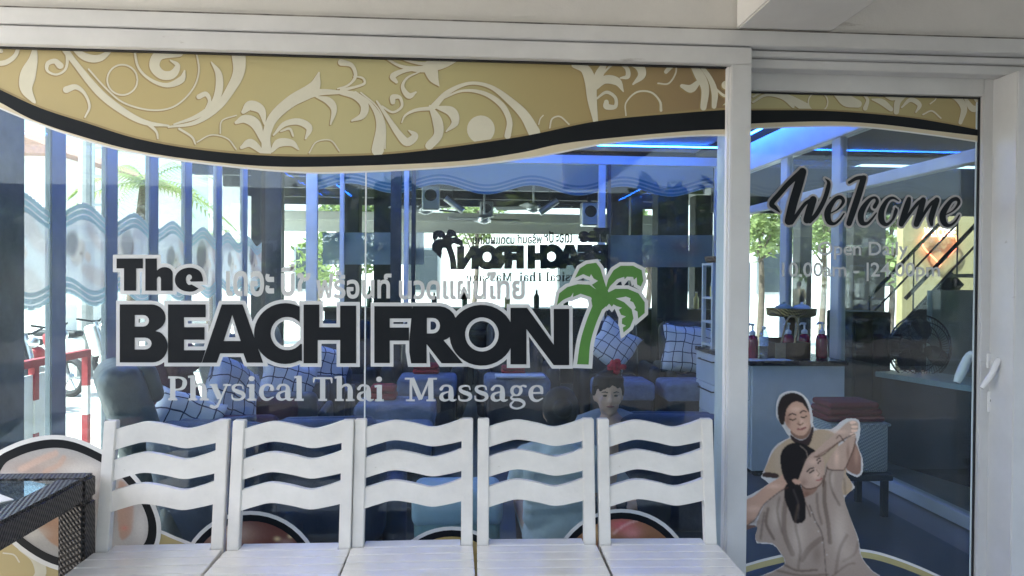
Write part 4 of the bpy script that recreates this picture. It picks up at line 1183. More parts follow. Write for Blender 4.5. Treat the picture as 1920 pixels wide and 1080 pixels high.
rw = thing('glass_wall', 'glazed side wall with transom lights beyond the counter', 'wall', (XR, 5.7, 0))
rm = [at_x(p, 540, XR).y for p in (1473, 1571)]
rends = [3.12, 3.95] + rm[::-1] + [YB - .1]
for y in rm + [3.95]:
    MB().box(XR - .03, XR + .03, y - .07, y + .07, .013, 2.60).build('mullion', 'alu_inner', rw, bevel=.006)
MB().box(XR - .055, XR + .055, 3.12, YB - .1, 2.601, ZW).build('top_rail', 'alu_inner', rw, bevel=.005)
for a, b in zip(rends[:-1], rends[1:]):
    a_ = a + (.071 if a > 3.2 else 0); b_ = b - (.071 if b < YB - .2 else 0)
    MB().box(XR - .04, XR + .04, a_, b_, 2.16, 2.235).build('transom_bar', 'alu_inner', rw, bevel=.004)
    MB().box(XR - .04, XR + .04, a_, b_, .013, .09).build('bottom_rail', 'alu_inner', rw, bevel=.004)
    MB().box(XR - .004, XR + .004, a_, b_, .09, 2.16).build('glass_pane', 'side_glass', rw)
    MB().box(XR - .004, XR + .004, a_, b_, 2.235, 2.60).build('glass_pane', 'side_glass', rw)

bw = thing('glass_wall', 'glazed back wall with mirrored black logo and wavy blue valance film', 'wall', (0, YB, 0))
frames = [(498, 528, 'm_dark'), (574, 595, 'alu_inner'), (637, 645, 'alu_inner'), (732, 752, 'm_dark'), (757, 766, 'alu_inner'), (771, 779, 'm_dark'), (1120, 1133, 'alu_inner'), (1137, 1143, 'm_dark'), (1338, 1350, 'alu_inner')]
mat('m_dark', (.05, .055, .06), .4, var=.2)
zlow = .013
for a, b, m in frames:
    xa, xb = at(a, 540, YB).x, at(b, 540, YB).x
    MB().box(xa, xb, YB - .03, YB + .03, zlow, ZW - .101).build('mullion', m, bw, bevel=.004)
MB().box(XL + .06, XR - .06, YB - .05, YB + .05, ZW - .1, ZW - .002).build('top_rail', 'alu_inner', bw, bevel=.004)
MB().box(XL + .06, XR - .06, YB - .004, YB + .004, zlow, ZW - .1).build('glass_pane', 'side_glass', bw)
# frosted valance film with wavy stripes
def valz(px): return 352 + 9 * math.cos((px - 740) / 172 * 2 * math.pi) + .012 * (px - 600)
va = MB(); pxs = np.linspace(596, 1337, 70)
T = [at(p, 300, YB) for p in pxs]; T = [(q.x, YB - .006, ZW - .102) for q in T]
B = [(at(p, valz(p), YB).x, YB - .006, at(p, valz(p), YB).z) for p in pxs]
vo = va.add(T + B, [(i, i + 1, 70 + i + 1, 70 + i) for i in range(69)]).build('valance_film', 'film_valance', bw)
for dd in (3, 10, 17):
    MB().ribbon([(at(p, valz(p) - dd, YB).x, at(p, valz(p) - dd, YB).z) for p in pxs], 4 * YB / FPX, YB - .008, cap=False).build('film_stripe', 'film_stripe', vo)
film_mat('film_back', (.5, .5, .5), .85, .45, attr=True)
for a, b, c, d in ((605, 795, 436, 497), (1143, 1338, 441, 503)):
    p_ = Print(a, c, b, d, 2.5, (.20, .27, .30)); p_.fill([(a, c), (b, c), (b, d), (a, d)], (.20, .27, .30), 0, sm=0)
    rr = random.Random(a)
    for _ in range(10): p_.blob(rr.uniform(a, b), rr.uniform(c, d), rr.uniform(12, 30), rr.uniform(8, 18), rr.choice([(.24, .30, .33), (.07, .11, .14), (.30, .33, .35), (.25, .2, .2)]), .7)
    p_.build('film_photo', 'film_back', bw, lambda x, y: (at(x, y, YB).x, YB - .006, at(x, y, YB).z), .02)
# the same logo on the back glazing, read from behind
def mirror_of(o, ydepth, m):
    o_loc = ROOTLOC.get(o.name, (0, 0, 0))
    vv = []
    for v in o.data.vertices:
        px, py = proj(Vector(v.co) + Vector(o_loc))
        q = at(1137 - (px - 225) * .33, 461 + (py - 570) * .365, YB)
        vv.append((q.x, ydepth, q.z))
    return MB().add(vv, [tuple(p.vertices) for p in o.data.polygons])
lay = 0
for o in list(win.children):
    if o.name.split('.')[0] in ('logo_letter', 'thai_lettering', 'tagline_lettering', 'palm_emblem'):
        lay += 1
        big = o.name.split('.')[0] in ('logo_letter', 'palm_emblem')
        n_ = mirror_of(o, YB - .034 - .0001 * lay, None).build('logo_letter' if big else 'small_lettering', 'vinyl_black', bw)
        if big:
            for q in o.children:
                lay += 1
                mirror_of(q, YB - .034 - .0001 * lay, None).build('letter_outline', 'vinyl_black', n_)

# blue LED strips under the ceiling
led = mat('led_blue', (.1, .3, .9), .4, var=0, emit=(.02, .16, 1.0), estr=13)
mat('led_cap', (.5, .55, .6), .4)
def led_strip(a, b, label, led=led):
    t = thing('led_strip', label, 'light strip', ((a[0] + b[0]) / 2, (a[1] + b[1]) / 2, a[2]), group='blue LED strips under the ceiling')
    MB().bar(a, b, .022, .012).build('diode_tape', led, t)
    u = (Vector(b) - Vector(a)).normalized()
    MB().bar(Vector(a) + Vector((0, 0, .011)), Vector(b) + Vector((0, 0, .011)), .03, .008).build('backing', 'led_cap', t)
ZL = ZC - .049
led_strip((-1.9, YB - .5, ZL), (XR - .2, YB - .5, ZL), 'blue LED strip along the ceiling above the back glass wall')
led_strip((XR - .17, 3.6, ZL), (XR - .17, YB - .55, ZL), 'blue LED strip along the ceiling above the counter side')
led_strip((XL + .25, 3.6, ZL), (XL + .25, YB - .55, ZL), 'blue LED strip along the ceiling above the street side glass', mat('led_blue_bright', (.1, .3, .9), .4, var=0, emit=(.02, .16, 1.0), estr=20))

# ------------------------------------------------------------------ recliners, cushions, ottomans
mat('leather', (.085, .095, .105), .42, var=.2, scale=6, bump=.9, bscale=14)
mat('leather_dark', (.018, .021, .027), .45, var=.15, scale=9, bump=.1, bscale=160)
mat('maroon', (.085, .02, .035), .7, var=.15)
mat('towel_blue', (.15, .19, .29), .95, var=.2, scale=9, bump=1., bscale=22)
mat('towel_red', (.33, .018, .03), .95, var=.2, scale=60, bump=.5, bscale=400)
mat('cover_pale', (.36, .50, .62), .8, var=.06); mat('box_teal', (.20, .33, .36), .6, var=.06)
def make_recliner(m, name='recliner'):
    t = thing(name, '', 'recliner')
    MB().rbox(-.27, .27, -.40, .22, .26, .46, .06, 4).build('seat', m, t, smooth=True, local=True)
    rot = Matrix.Rotation(R_(-16), 3, 'X'); og = Vector((0, .2, .4))
    bk = MB().rbox(-.30, .30, .14, .36, .36, 1.04, .10, 5, rot, og)
    bk.build('backrest', m, t, smooth=True, local=True)
    MB().rbox(-.24, .24, .08, .17, .80, 1.0, .045, 4, rot, og).build('headrest', m, t, smooth=True, local=True)
    for s in (-1, 1):
        MB().rbox(s * .34 - .065, s * .34 + .065, -.42, .24, .10, .60, .055, 4).build('armrest', m, t, smooth=True, local=True)
    MB().box(-.27, .27, -.36, .2, .05, .26).build('base', 'leather_dark', t, local=True)
    MB().rbox(-.26, .26, -.47, -.405, .10, .44, .03, 3).build('footrest', m, t, smooth=True, local=True)
    for sx in (-1, 1):
        for y in (-.34, .18):
            MB().lathe([(.022, .012), (.028, .1)], (sx * .33, y, 0), 8).build('leg', 'seal_black', t, local=True)
    return t
rec_g = make_recliner('leather'); rec_m = make_recliner('maroon'); rec_d = make_recliner('leather_dark')
G1, G2 = 'recliners along the street side glass', 'recliners in front of the back glass wall'
for i, (x, y, l) in enumerate(((-1.42, 4.15, 'grey leather recliner beside the corner column and street glass'), (-1.55, 4.95, 'dark maroon recliner with a pale blue checked cushion in the street side row'), (-1.5, 5.9, 'grey leather recliner third along from the corner column'), (-1.45, 6.85, 'grey leather recliner at the far end of the street side row'))):
    place(rec_m if i == 1 else rec_g, i < 2, (x, y, .012), R_(90 + (28 if i == 0 else 3)), l, G1)
recx = [at(p, 640, 7.6).x for p in (640, 800, 968, 1150, 1300)]
for i, (x, l) in enumerate(zip(recx, ('dark recliner in the back corner next to the street side row', 'dark recliner behind a blue towelled footstool, seen through the R of the logo', 'dark recliner seen under the logo O with a folded red towel before it', 'dark recliner holding a white checked cushion behind the palm emblem', 'dark recliner holding a checked cushion beside the white shelf'))):
    place(rec_d, i == 0, (x, 7.55, .012), R_(random.uniform(-4, 4)), l, G2)

def cushion_mat(name, base, linec, seed):
    m = mat(name, base, .85, var=0)
    nt = m.node_tree; L = nt.links.new; b = nt.nodes['Principled BSDF']
    tc = nt.nodes.new('ShaderNodeTexCoord')
    nz = nt.nodes.new('ShaderNodeTexNoise'); nz.inputs['Scale'].default_value = 4 + seed
    L(tc.outputs['Object'], nz.inputs['Vector'])
    mx = nt.nodes.new('ShaderNodeVectorMath'); mx.operation = 'MULTIPLY_ADD'
    mx.inputs[1].default_value = (.09, .09, .09); L(nz.outputs['Color'], mx.inputs[0]); L(tc.outputs['Object'], mx.inputs[2])
    sx = nt.nodes.new('ShaderNodeSeparateXYZ'); L(mx.outputs[0], sx.inputs[0])
    ds = []
    for ax in ('X', 'Z'):
        q = nt.nodes.new('ShaderNodeMath'); q.operation = 'PINGPONG'; q.inputs[1].default_value = .045; L(sx.outputs[ax], q.inputs[0])
        ds.append(q)
    mn = nt.nodes.new('ShaderNodeMath'); mn.operation = 'MINIMUM'; L(ds[0].outputs[0], mn.inputs[0]); L(ds[1].outputs[0], mn.inputs[1])
    lt = nt.nodes.new('ShaderNodeMath'); lt.operation = 'LESS_THAN'; lt.inputs[1].default_value = .0042; L(mn.outputs[0], lt.inputs[0])
    mc = nt.nodes.new('ShaderNodeMix'); mc.data_type = 'RGBA'
    mc.inputs[6].default_value = base + (1,); mc.inputs[7].default_value = linec + (1,)
    L(lt.outputs[0], mc.inputs[0]); L(mc.outputs[2], b.inputs['Base Color'])
cushion_mat('cushion_white', (.66, .68, .72), (.03, .04, .08), 0)
cushion_mat('cushion_blue', (.46, .50, .62), (.03, .035, .07), 1)
def cushion(m, loc, rz, tilt, roll, label, grp, size=.44):
    n = 15
    vs_, fs = [], []
    for side in (-1, 1):
        for i in range(n):
            for j in range(n):
                u, v = i / (n - 1) * 2 - 1, j / (n - 1) * 2 - 1
                k_ = 1 - .10 * (1 - abs(u) ** 2) * abs(v) ** 3 - .0
                k2 = 1 - .10 * (1 - abs(v) ** 2) * abs(u) ** 3
                th_ = .075 * max(0, (1 - u ** 4) * (1 - v ** 4)) ** .6
                dn = .018 * math.sin(3.1 * u + loc[0] * 9) * math.sin(2.7 * v + loc[1] * 5) * (1 - u * u) * (1 - v * v)
                vs_.append((u * k2 * size / 2 + .01 * math.sin(5 * v + loc[1]), side * th_ + dn, v * k_ * size / 2 + .01 * math.sin(4 * u + loc[0] * 3)))
    for s in range(2):
        o_ = s * n * n
        for i in range(n - 1):
            for j in range(n - 1):
                fs.append((o_ + i * n + j, o_ + (i + 1) * n + j, o_ + (i + 1) * n + j + 1, o_ + i * n + j + 1))
    o = MB().add(vs_, fs).build('cushion', m, None, smooth='all')
    b = bmesh.new(); b.from_mesh(o.data); bmesh.ops.remove_doubles(b, verts=b.verts, dist=.0005); bmesh.ops.recalc_face_normals(b, faces=b.faces); b.to_mesh(o.data); b.free()
    o.location = loc
    o.rotation_euler = (Matrix.Rotation(R_(rz), 3, 'Z') @ Matrix.Rotation(R_(tilt), 3, 'X') @ Matrix.Rotation(R_(roll), 3, 'Y')).to_euler()
    return tag(o, label, 'cushion', grp)
GC = 'checked cushions on the recliners'
cushion('cushion_white', tuple(at(345, 800, 4.45)), 40, -18, 24, 'white cushion with dark crossing lines lying beside the recliner by the corner column', GC, .42)
cushion('cushion_blue', (-1.50, 4.98, .69), 70, -15, 30, 'pale blue checked cushion on the second street side recliner', GC, .48)
cushion('cushion_blue', tuple(at(537, 728, 5.75)), 25, -14, 14, 'blue checked cushion on the third street side recliner', GC, .44)
cushion('cushion_blue', tuple(at(612, 692, 6.7)), 20, -12, 8, 'blue checked cushion on the far street side recliner', GC, .42)
cushion('cushion_white', tuple(at(1151, 648, 7.22)), 4, -14, 36, 'white checked cushion tipped on its corner under the palm emblem', GC, .44)
cushion('cushion_white', tuple(at(1288, 655, 7.2)), -6, -12, 6, 'white checked cushion beside the white shelf', GC, .5)
# ottomans with blue towels
def ottoman(px, Y, z, wd, label, m='leather_dark', tw='towel_blue', dp=.5):
    x = at(px, 640, Y).x
    t = thing('footstool', label, 'footstool', (x, Y, .012), group='footstools between the recliners')
    MB().rbox(-wd / 2, wd / 2, -dp / 2, dp / 2, .04, z, .05, 4).build('body', m, t, smooth=True, local=True)
    for a in (-1, 1):
        for b in (-1, 1):
            MB().lathe([(.02, 0), (.025, .05)], (a * (wd / 2 - .06), b * (dp / 2 - .06), 0), 8).build('leg', 'seal_black', t, local=True)
    if tw:
        MB().rbox(-wd / 2 - .012, wd / 2 + .012, -dp / 2 - .012, dp / 2 - .06, z - .16, z + .016, .045, 4).build('towel_cover', tw, t, smooth=True, local=True)
    return x
def folded(name, m, x, Y, z, sx, sy, sz, label, rz=0):
    mb = MB()
    for k in range(2):
        mb.rbox(-sx / 2 + .004 * k, sx / 2 - .006 * k, -sy / 2, sy / 2 - .01 * k, k * sz / 2 + .001, (k + 1) * sz / 2, sz / 4.2, 3)
    o = mb.build(name, m, None, smooth=True)
    o.location = (x, Y, z); o.rotation_euler = (0, 0, R_(rz))
    return tag(o, label, 'towel', 'folded red towels')
x1 = ottoman(803, 6.75, .56, .50, 'footstool under a blue towel seen through the R of the logo')
x2 = ottoman(968, 6.75, .56, .56, 'footstool with blue towel and white flap below the logo O')
folded('folded_towel', 'towel_red', x1 - .02, 6.85, .588, .24, .2, .09, 'folded red towel on the footstool seen through the logo R')
folded('folded_towel', 'towel_red', x2 - .02, 6.85, .588, .22, .2, .07, 'folded red towel on the footstool below the logo O')
MB_ = MB().rbox(-.22, .22, -.1, .1, 0, .02, .008, 2)
wfl = MB_.build('white_towel', mat('towel_white', (.66, .68, .7), .95, bump=.4, bscale=300), None, smooth=True); wfl.location = (x2 + .02, 6.56, .589); tag(wfl, 'white folded towel at the near edge of the footstool below the logo O', 'towel')
x3 = ottoman(745, 5.6, .52, .56, 'blue towelled footstool below the word Thai')
folded('folded_towel', 'towel_red', x3 - .10, 5.62, .548, .2, .2, .11, 'folded red towel on the footstool below the word Thai')
ottoman(1290, 6.7, .52, .5, 'footstool under a blue towel before the recliner beside the white shelf')
ottoman(1165, 6.75, .52, .5, 'footstool with blue towel behind the seated woman with the flower')
ottoman(735, 4.75, .50, .5, 'near footstool with blue towel behind the middle chair')
ottoman(860, 3.75, .40, .42, 'pale teal box stool with a light blue cover behind the wavy chairs', 'box_teal', 'cover_pale', .36)
rec_n = []
for i, (px, Y, rz, l) in enumerate(((545, 4.15, 172, 'navy recliner turned to the room behind the second chair'), (690, 4.05, 188, 'navy recliner turned to the room behind the middle chair'))):
    pass
mat('leather_navy', (.035, .05, .10), .5, var=.2, scale=6, bump=.9, bscale=14)
rn = make_recliner('leather_navy')
for i, (px, Y, rz, l) in enumerate(((470, 4.05, 165, 'navy recliner facing into the room behind the second white chair'), (625, 4.15, 184, 'navy recliner facing into the room behind the gap of the second and third chairs'), (1235, 4.25, 176, 'navy recliner facing into the room behind the chair beside the door'))):
    place(rn, i == 0, (at(px, 900, Y).x, Y, -.26), R_(rz), l, 'navy recliners with their backs to the window')

# ------------------------------------------------------------------ counter with drawers, shelf and bottles
cx0 = at(1406, 688, 5.3).x; cx1 = at(1584, 688, 5.3).x; cy0, cy1 = 5.3, 6.55; cz = .87
mat('cabinet', (.62, .66, .70), .4, var=.04)
mat('stone_dark', (.02, .022, .026), .25, var=.2)
ct = thing('counter', 'white counter with dark stone top and drawers by the side glass', 'counter', ((cx0 + cx1) / 2, (cy0 + cy1) / 2, 0))
MB().box(cx0 + .02, cx1, cy0, cy1, .06, cz - .035).build('body', 'cabinet', ct, bevel=.003)
MB().box(cx0 + .06, cx1 - .02, cy0 + .03, cy1, .013, .059).build('plinth', 'stone_dark', ct)
MB().box(cx0 - .01, cx1 + .02, cy0 - .02, cy1 + .01, cz - .034, cz).build('worktop', 'stone_dark', ct, bevel=.004)
mat('steel', (.55, .55, .56), .3, metal=1., var=.05)
nd = 3
for c in range(2):
    ya, yb_ = cy0 + .02 + c * .62, cy0 + .02 + c * .62 + .6
    for k in range(nd):
        z0 = .08 + k * .25; z1 = z0 + .244
        dr = MB().box(cx0, cx0 + .019, ya, yb_, z0, z1).build('drawer', 'cabinet', ct, bevel=.003)
        MB().tube([(cx0 - .001, ya + .12, z1 - .05), (cx0 - .025, ya + .125, z1 - .05), (cx0 - .025, yb_ - .125, z1 - .05), (cx0 - .001, yb_ - .12, z1 - .05)], .006, 6).build('handle', 'seal_black', dr)
# open white shelf standing on the far end
sh = thing('shelf_unit', 'white open shelf unit standing on the far end of the counter', 'shelf', (cx0 + .19, 6.4, cz))
sx0, sx1, sy0, sy1 = cx0 + .03, cx0 + .36, 6.22, 6.5
ztp = at(1320, 492, 6.2).z
for a in ((sx0, sy0), (sx1 - .03, sy0), (sx0, sy1 - .03), (sx1 - .03, sy1 - .03)):
    MB().box(a[0], a[0] + .03, a[1], a[1] + .03, cz, ztp).build('upright', 'cabinet', sh)
for z in (cz + .02, cz + .22, cz + .43, ztp - .02):
    MB().box(sx0 + .001, sx1 - .001, sy0 + .001, sy1 - .001, z, z + .018).build('shelf', 'cabinet', sh)
rattan_mat('basket_weave', (.12, .07, .04), (.35, .24, .15), 260, .6)
bk = thing('basket_tray', 'flat brown woven tray on top of the shelf unit', 'tray', (sx0 + .16, 6.35, ztp))
MB().lathe([(.15, .0), (.175, .02), (.18, .055), (.165, .055), (.155, .015)], (0, 0, 0), 24).build('woven_rim', 'basket_weave', bk, smooth=True, local=True)
MB().lathe([(.15, .012), (.001, .012)], (0, 0, 0), 24).build('base', 'basket_weave', bk, local=True)
vz = thing('vase', 'pale porcelain vase with a narrow neck on the woven tray', 'vase', (sx0 + .16, 6.35, ztp + .0135))
MB().lathe([(.035, 0), (.06, .015), (.078, .06), (.07, .10), (.035, .135), (.024, .165), (.026, .2), (.034, .235)], (0, 0, 0), 24).build('body', mat('porcelain', (.62, .66, .72), .2, var=.05), vz, smooth=True, local=True)
MB().lathe([(.034, .233), (.037, .238), (.03, .242), (.022, .236)], (0, 0, 0), 24).build('rim', 'porcelain', vz, smooth=True, local=True)
def jar(x, y, z, r, h, m, lm, name, label):
    t = thing(name, label, 'jar', (x, y, z), group='jars on the shelf unit')
    MB().lathe([(r * .95, 0), (r, .01), (r, h * .75), (r * .85, h * .8)], (0, 0, 0), 16).build('body', m, t, smooth=True, local=True)
    MB().lathe([(r * .9, h * .8), (r * .93, h * .82), (r * .93, h), (r * .6, h * 1.02)], (0, 0, 0), 16).build('lid', lm, t, smooth=True, local=True)
mat('jar_blue', (.10, .2, .55), .4); mat('jar_yellow', (.62, .52, .22), .5); mat('jar_green', (.2, .25, .18), .5)
zs1 = cz + .449; zs2 = cz + .239
jar(sx0 + .10, 6.36, zs1, .07, .12, 'jar_yellow', 'porcelain', 'jar', 'cream and yellow tub on the upper shelf')
jar(sx0 + .10, 6.36, zs1 + .125, .055, .10, 'jar_blue', 'jar_blue', 'jar', 'small blue jar standing on the yellow tub')
jar(sx0 + .09, 6.34, zs2, .04, .11, 'porcelain', 'porcelain', 'jar', 'white jar on the middle shelf')
jar(sx0 + .20, 6.36, zs2, .06, .12, 'jar_green', 'jar_green', 'jar', 'olive patterned jar on the middle shelf')
jar(sx0 + .15, 6.36, cz + .039, .05, .09, 'basket_weave', 'basket_weave', 'jar', 'small brown pot on the lowest shelf')
# pump bottles
mat('lotion_red', (.24, .02, .055), .18, var=.1, coat=.3)
mat('pump_white', (.72, .74, .78), .35, var=.02)
def pump(px, Y, label, s=1.):
    x = at(px, 640, Y).x
    t = thing('pump_bottle', label, 'bottle', (x, Y, cz + .001), group='red pump bottles on the counter')
    MB().lathe([(.036 * s, 0), (.040 * s, .01), (.040 * s, .13 * s), (.034 * s, .155 * s), (.018 * s, .168 * s)], (0, 0, 0), 18).build('body', 'lotion_red', t, smooth=True, local=True)
    pp = MB().lathe([(.022 * s, .169 * s), (.022 * s, .19 * s), (.012 * s, .2 * s), (.007 * s, .202 * s), (.007 * s, .235 * s), (.013 * s, .237 * s), (.013 * s, .25 * s)], (0, 0, 0), 14).build('pump', 'pump_white', t, smooth=True, local=True)
    MB().tube([(0, 0, .243 * s), (-.03 * s, -.01, .246 * s), (-.045 * s, -.015, .234 * s)], [.009 * s, .008 * s, .006 * s], 8).build('spout', 'pump_white', pp, smooth=True, local=True)
pump(1411, 5.5, 'red lotion pump bottle next to the post, left of the water bottle', 1.05)
pump(1478, 5.62, 'red pump bottle standing inside the wooden caddy', 1.05)
pump(1508, 5.66, 'dark red pump bottle behind the caddy handle', 1.05)
pump(1541, 5.52, 'large red pump bottle beside the white mullion', 1.1)
x = at(1432, 640, 5.42).x
wb = thing('water_bottle', 'clear plastic water bottle with a pale blue label and white cap', 'bottle', (x, 5.42, cz + .001))
pet = glass_mat('pet', (.62, .72, .80), smudge=.7, f0=.08)
pb = MB().lathe([(.028, 0), (.032, .008), (.032, .04), (.029, .045), (.032, .05), (.029, .06), (.032, .066), (.032, .18), (.026, .205), (.013, .222), (.013, .232)], (0, 0, 0), 20).build('body', 'pet', wb, smooth=True, local=True)
MB().lathe([(.0325, .10), (.0328, .102), (.0328, .165), (.0325, .167)], (0, 0, 0), 20).build('label_band', mat('label_blue', (.45, .58, .82), .5, var=.3, scale=60), wb, local=True)
MB().lathe([(.015, .224), (.015, .243), (.012, .246)], (0, 0, 0), 14).build('cap', 'pump_white', wb, local=True)
# wooden caddy with a hoop handle
xa, xb = at(1443, 640, 5.56).x, at(1500, 640, 5.56).x
cd = thing('wooden_caddy', 'brown wooden caddy with a hoop handle holding pump bottles', 'caddy', ((xa + xb) / 2, 5.6, cz + .001))
mat('wood_brown', (.16, .095, .05), .55, var=.3, scale=10)
mat('wood_light', (.42, .31, .18), .55, var=.2, scale=10)
z0 = cz + .001
MB().box(xa, xa + .08, 5.45, 5.46, z0, z0 + .12).build('front_panel', 'wood_light', cd)
MB().box(xa + .081, xb + .03, 5.45, 5.46, z0, z0 + .12).build('front_panel', 'wood_brown', cd)
MB().box(xa, xa + .012, 5.461, 5.74, z0, z0 + .12).build('side_panel', 'wood_brown', cd)
MB().box(xb + .018, xb + .03, 5.461, 5.74, z0, z0 + .12).build('side_panel', 'wood_brown', cd)
MB().box(xa, xb + .03, 5.741, 5.751, z0, z0 + .14).build('back_panel', 'wood_brown', cd)
hxm = (xa + xb) / 2
MB().tube([(hxm - .07, 5.47, z0 + .1), (hxm - .05, 5.47, z0 + .2), (hxm - .02, 5.47, z0 + .30), (hxm + .02, 5.47, z0 + .32), (hxm + .05, 5.47, z0 + .30), (hxm + .06, 5.47, z0 + .22), (hxm + .03, 5.47, z0 + .1)], .008, 8, 4).build('handle', 'wood_light', cd, smooth=True)
# raised woven tray with lidded dishes
xt = at(1494, 580, 5.75).x; zt_ = at(1494, 592, 5.75).z
st = thing('tray_stand', 'round gold woven tray raised on a turned stand behind the bottles', 'tray', (xt, 5.85, cz + .001))
hh = zt_ - cz
rattan_mat('gold_weave', (.10, .06, .02), (.50, .36, .14), 240, .4)
MB().lathe([(.09, 0), (.09, .015), (.03, .03), (.025, hh * .5), (.035, hh * .8), (.06, hh - .01)], (0, 0, 0), 18).build('stem', 'wood_brown', st, smooth=True, local=True)
MB().lathe([(.17, hh - .01), (.19, hh), (.195, hh + .055), (.185, hh + .055), (.18, hh + .012), (.001, hh + .010)], (0, 0, 0), 28).build('tray', 'gold_weave', st, smooth=True, local=True)
for dx, m, l in ((-.07, 'dish_green', 'small grey green lidded dish on the raised tray'), (.08, 'porcelain', 'small white lidded dish on the raised tray')):
    mat('dish_green', (.30, .38, .38), .3)
    d_ = thing('lidded_dish', l, 'dish', (xt + dx, 5.83, cz + hh + .0125), group='lidded dishes on the raised tray')
    MB().lathe([(.05, 0), (.066, .03), (.068, .045)], (0, 0, 0), 18).build('bowl', m, d_, smooth=True, local=True)
    MB().lathe([(.07, .0455), (.06, .062), (.03, .075), (.012, .08), (.012, .092), (.004, .096)], (0, 0, 0), 18).build('lid', m, d_, smooth=True, local=True)
o = sheet_of('paper_sheet', 'paper', at(1428, 690, 5.36).x + .05, 5.38, .34, .16, 6, cz + .0005, .002, 'white sheets of paper on the counter before the water bottle', 'paper')
# low shelf with white basket and dark red towels
zb0, zb1 = at(1600, 888, 4.35).z, at(1600, 796, 4.35).z
bx_0, bx_1 = at(1560, 800, 4.35).x, at(1668, 800, 4.35).x
stl = thing('low_bench', 'low dark bench carrying the white basket', 'bench', ((bx_0 + bx_1) / 2, 4.5, .012))
MB().rbox(bx_0 - .08, bx_1 + .02, 4.33, 4.72, zb0 - .045, zb0 - .001, .01, 2).build('seat', 'leather_dark', stl)
for a in (bx_0 - .05, bx_1 - .03):
    for b in (4.36, 4.66):
        MB().box(a, a + .035, b, b + .035, .013, zb0 - .046).build('leg', 'leather_dark', stl)
rattan_mat('white_weave', (.28, .30, .30), (.55, .58, .58), 300, .6)
wbk = thing('storage_basket', 'white woven storage basket below the dark red towels', 'basket', ((bx_0 + bx_1) / 2, 4.5, zb0))
MB().rbox(bx_0, bx_1, 4.35, 4.68, zb0, zb1, .025, 3).build('body', 'white_weave', wbk, smooth=True)
MB().tube([(bx_0, 4.35, zb1 - .004), (bx_1, 4.35, zb1 - .004), (bx_1, 4.68, zb1 - .004), (bx_0, 4.68, zb1 - .004)], .010, 8, closed=True).build('rim', 'white_weave', wbk, smooth=True)
zz = zb1 + .008
for k, l in enumerate(('lowest dark red towel on the white basket', 'dark red towel second from the bottom on the white basket', 'topmost dark red towel on the white basket')):
    mb = MB().rbox(bx_0 - .02 + .01 * k, bx_1 - .01 - .02 * k, 4.37, 4.62, zz, zz + .04, .018, 3)
    tag(mb.build('folded_towel', mat('towel_maroon', (.16, .014, .022), .95, var=.2, scale=60, bump=.5, bscale=400), None, smooth=True), l, 'towel', 'dark red towels on the white basket'); zz += .041
# ------------------------------------------------------------------ people
mat('skin', (.50, .31, .23), .55, var=.06)
mat('render_grey', (.11, .11, .11), .9, var=.15, scale=.5)
mat('hair_black', (.012, .010, .010), .6, spec=.2, var=.2, scale=40, bump=.3, bscale=200)
mat('uniform_blue', (.25, .29, .38), .85, var=.1, bump=.25, bscale=40)
mat('uniform_grey', (.52, .57, .60), .85, var=.08, bump=.35, bscale=25)
mat('shirt_white', (.66, .68, .72), .8, var=.05)
mat('trouser_dark', (.03, .032, .04), .85, var=.1)
def solid(name, mb, m, parent, voxel=.012, sm=4):
    """weld overlapping volumes into one continuous skin"""
    ob = mb.build(name, m, parent)
    r = ob.modifiers.new('weld', 'REMESH'); r.mode = 'VOXEL'; r.voxel_size = voxel; r.use_smooth_shade = True
    s = ob.modifiers.new('soft', 'SMOOTH'); s.factor = .5; s.iterations = sm
    dg = bpy.context.evaluated_depsgraph_get()
    me = bpy.data.meshes.new_from_object(ob.evaluated_get(dg))
    ob.modifiers.clear()
    old = ob.data; ob.data = me; me.name = name
    bpy.data.meshes.remove(old)
    return ob
def cap(mb, a, b, ra, rb, n=14):
    a, b = Vector(a), Vector(b)
    mb.tube([a, a.lerp(b, .5), b], [ra, (ra + rb) / 2, rb], n)
    mb.ell(a, (ra,) * 3, 12, 8); mb.ell(b, (rb,) * 3, 12, 8)
    return mb
def hand(mb, wrist, d, up, s=1.):
    """palm and five fingers leaving it; d = pointing direction, up = back of the hand"""
    wrist, d, up = Vector(wrist), Vector(d).normalized(), Vector(up).normalized()
    side = d.cross(up).normalized(); up = side.cross(d).normalized()
    pc = wrist + d * .045 * s
    for k in (-.028, -.01, .01, .028):
        cap(mb, wrist + side * k * .6 * s, wrist + d * .085 * s + side * k * s, .014 * s, .0125 * s, 8)
    for k, L_ in ((-.030, .055), (-.010, .070), (.010, .075), (.030, .062)):
        b0 = wrist + d * .085 * s + side * k * s
        m_ = b0 + d * L_ * .55 * s - up * .008 * s
        e = m_ + d * L_ * .4 * s - up * .022 * s
        cap(mb, b0, m_, .0095 * s, .0085 * s, 8); cap(mb, m_, e, .0085 * s, .007 * s, 8)
    b0 = wrist + d * .03 * s + side * .030 * s
    m_ = b0 + (d * .6 + side * .7).normalized() * .035 * s
    cap(mb, b0, m_, .012 * s, .010 * s, 8); cap(mb, m_, m_ + (d * .9 + side * .3).normalized() * .03 * s - up * .008 * s, .010 * s, .008 * s, 8)

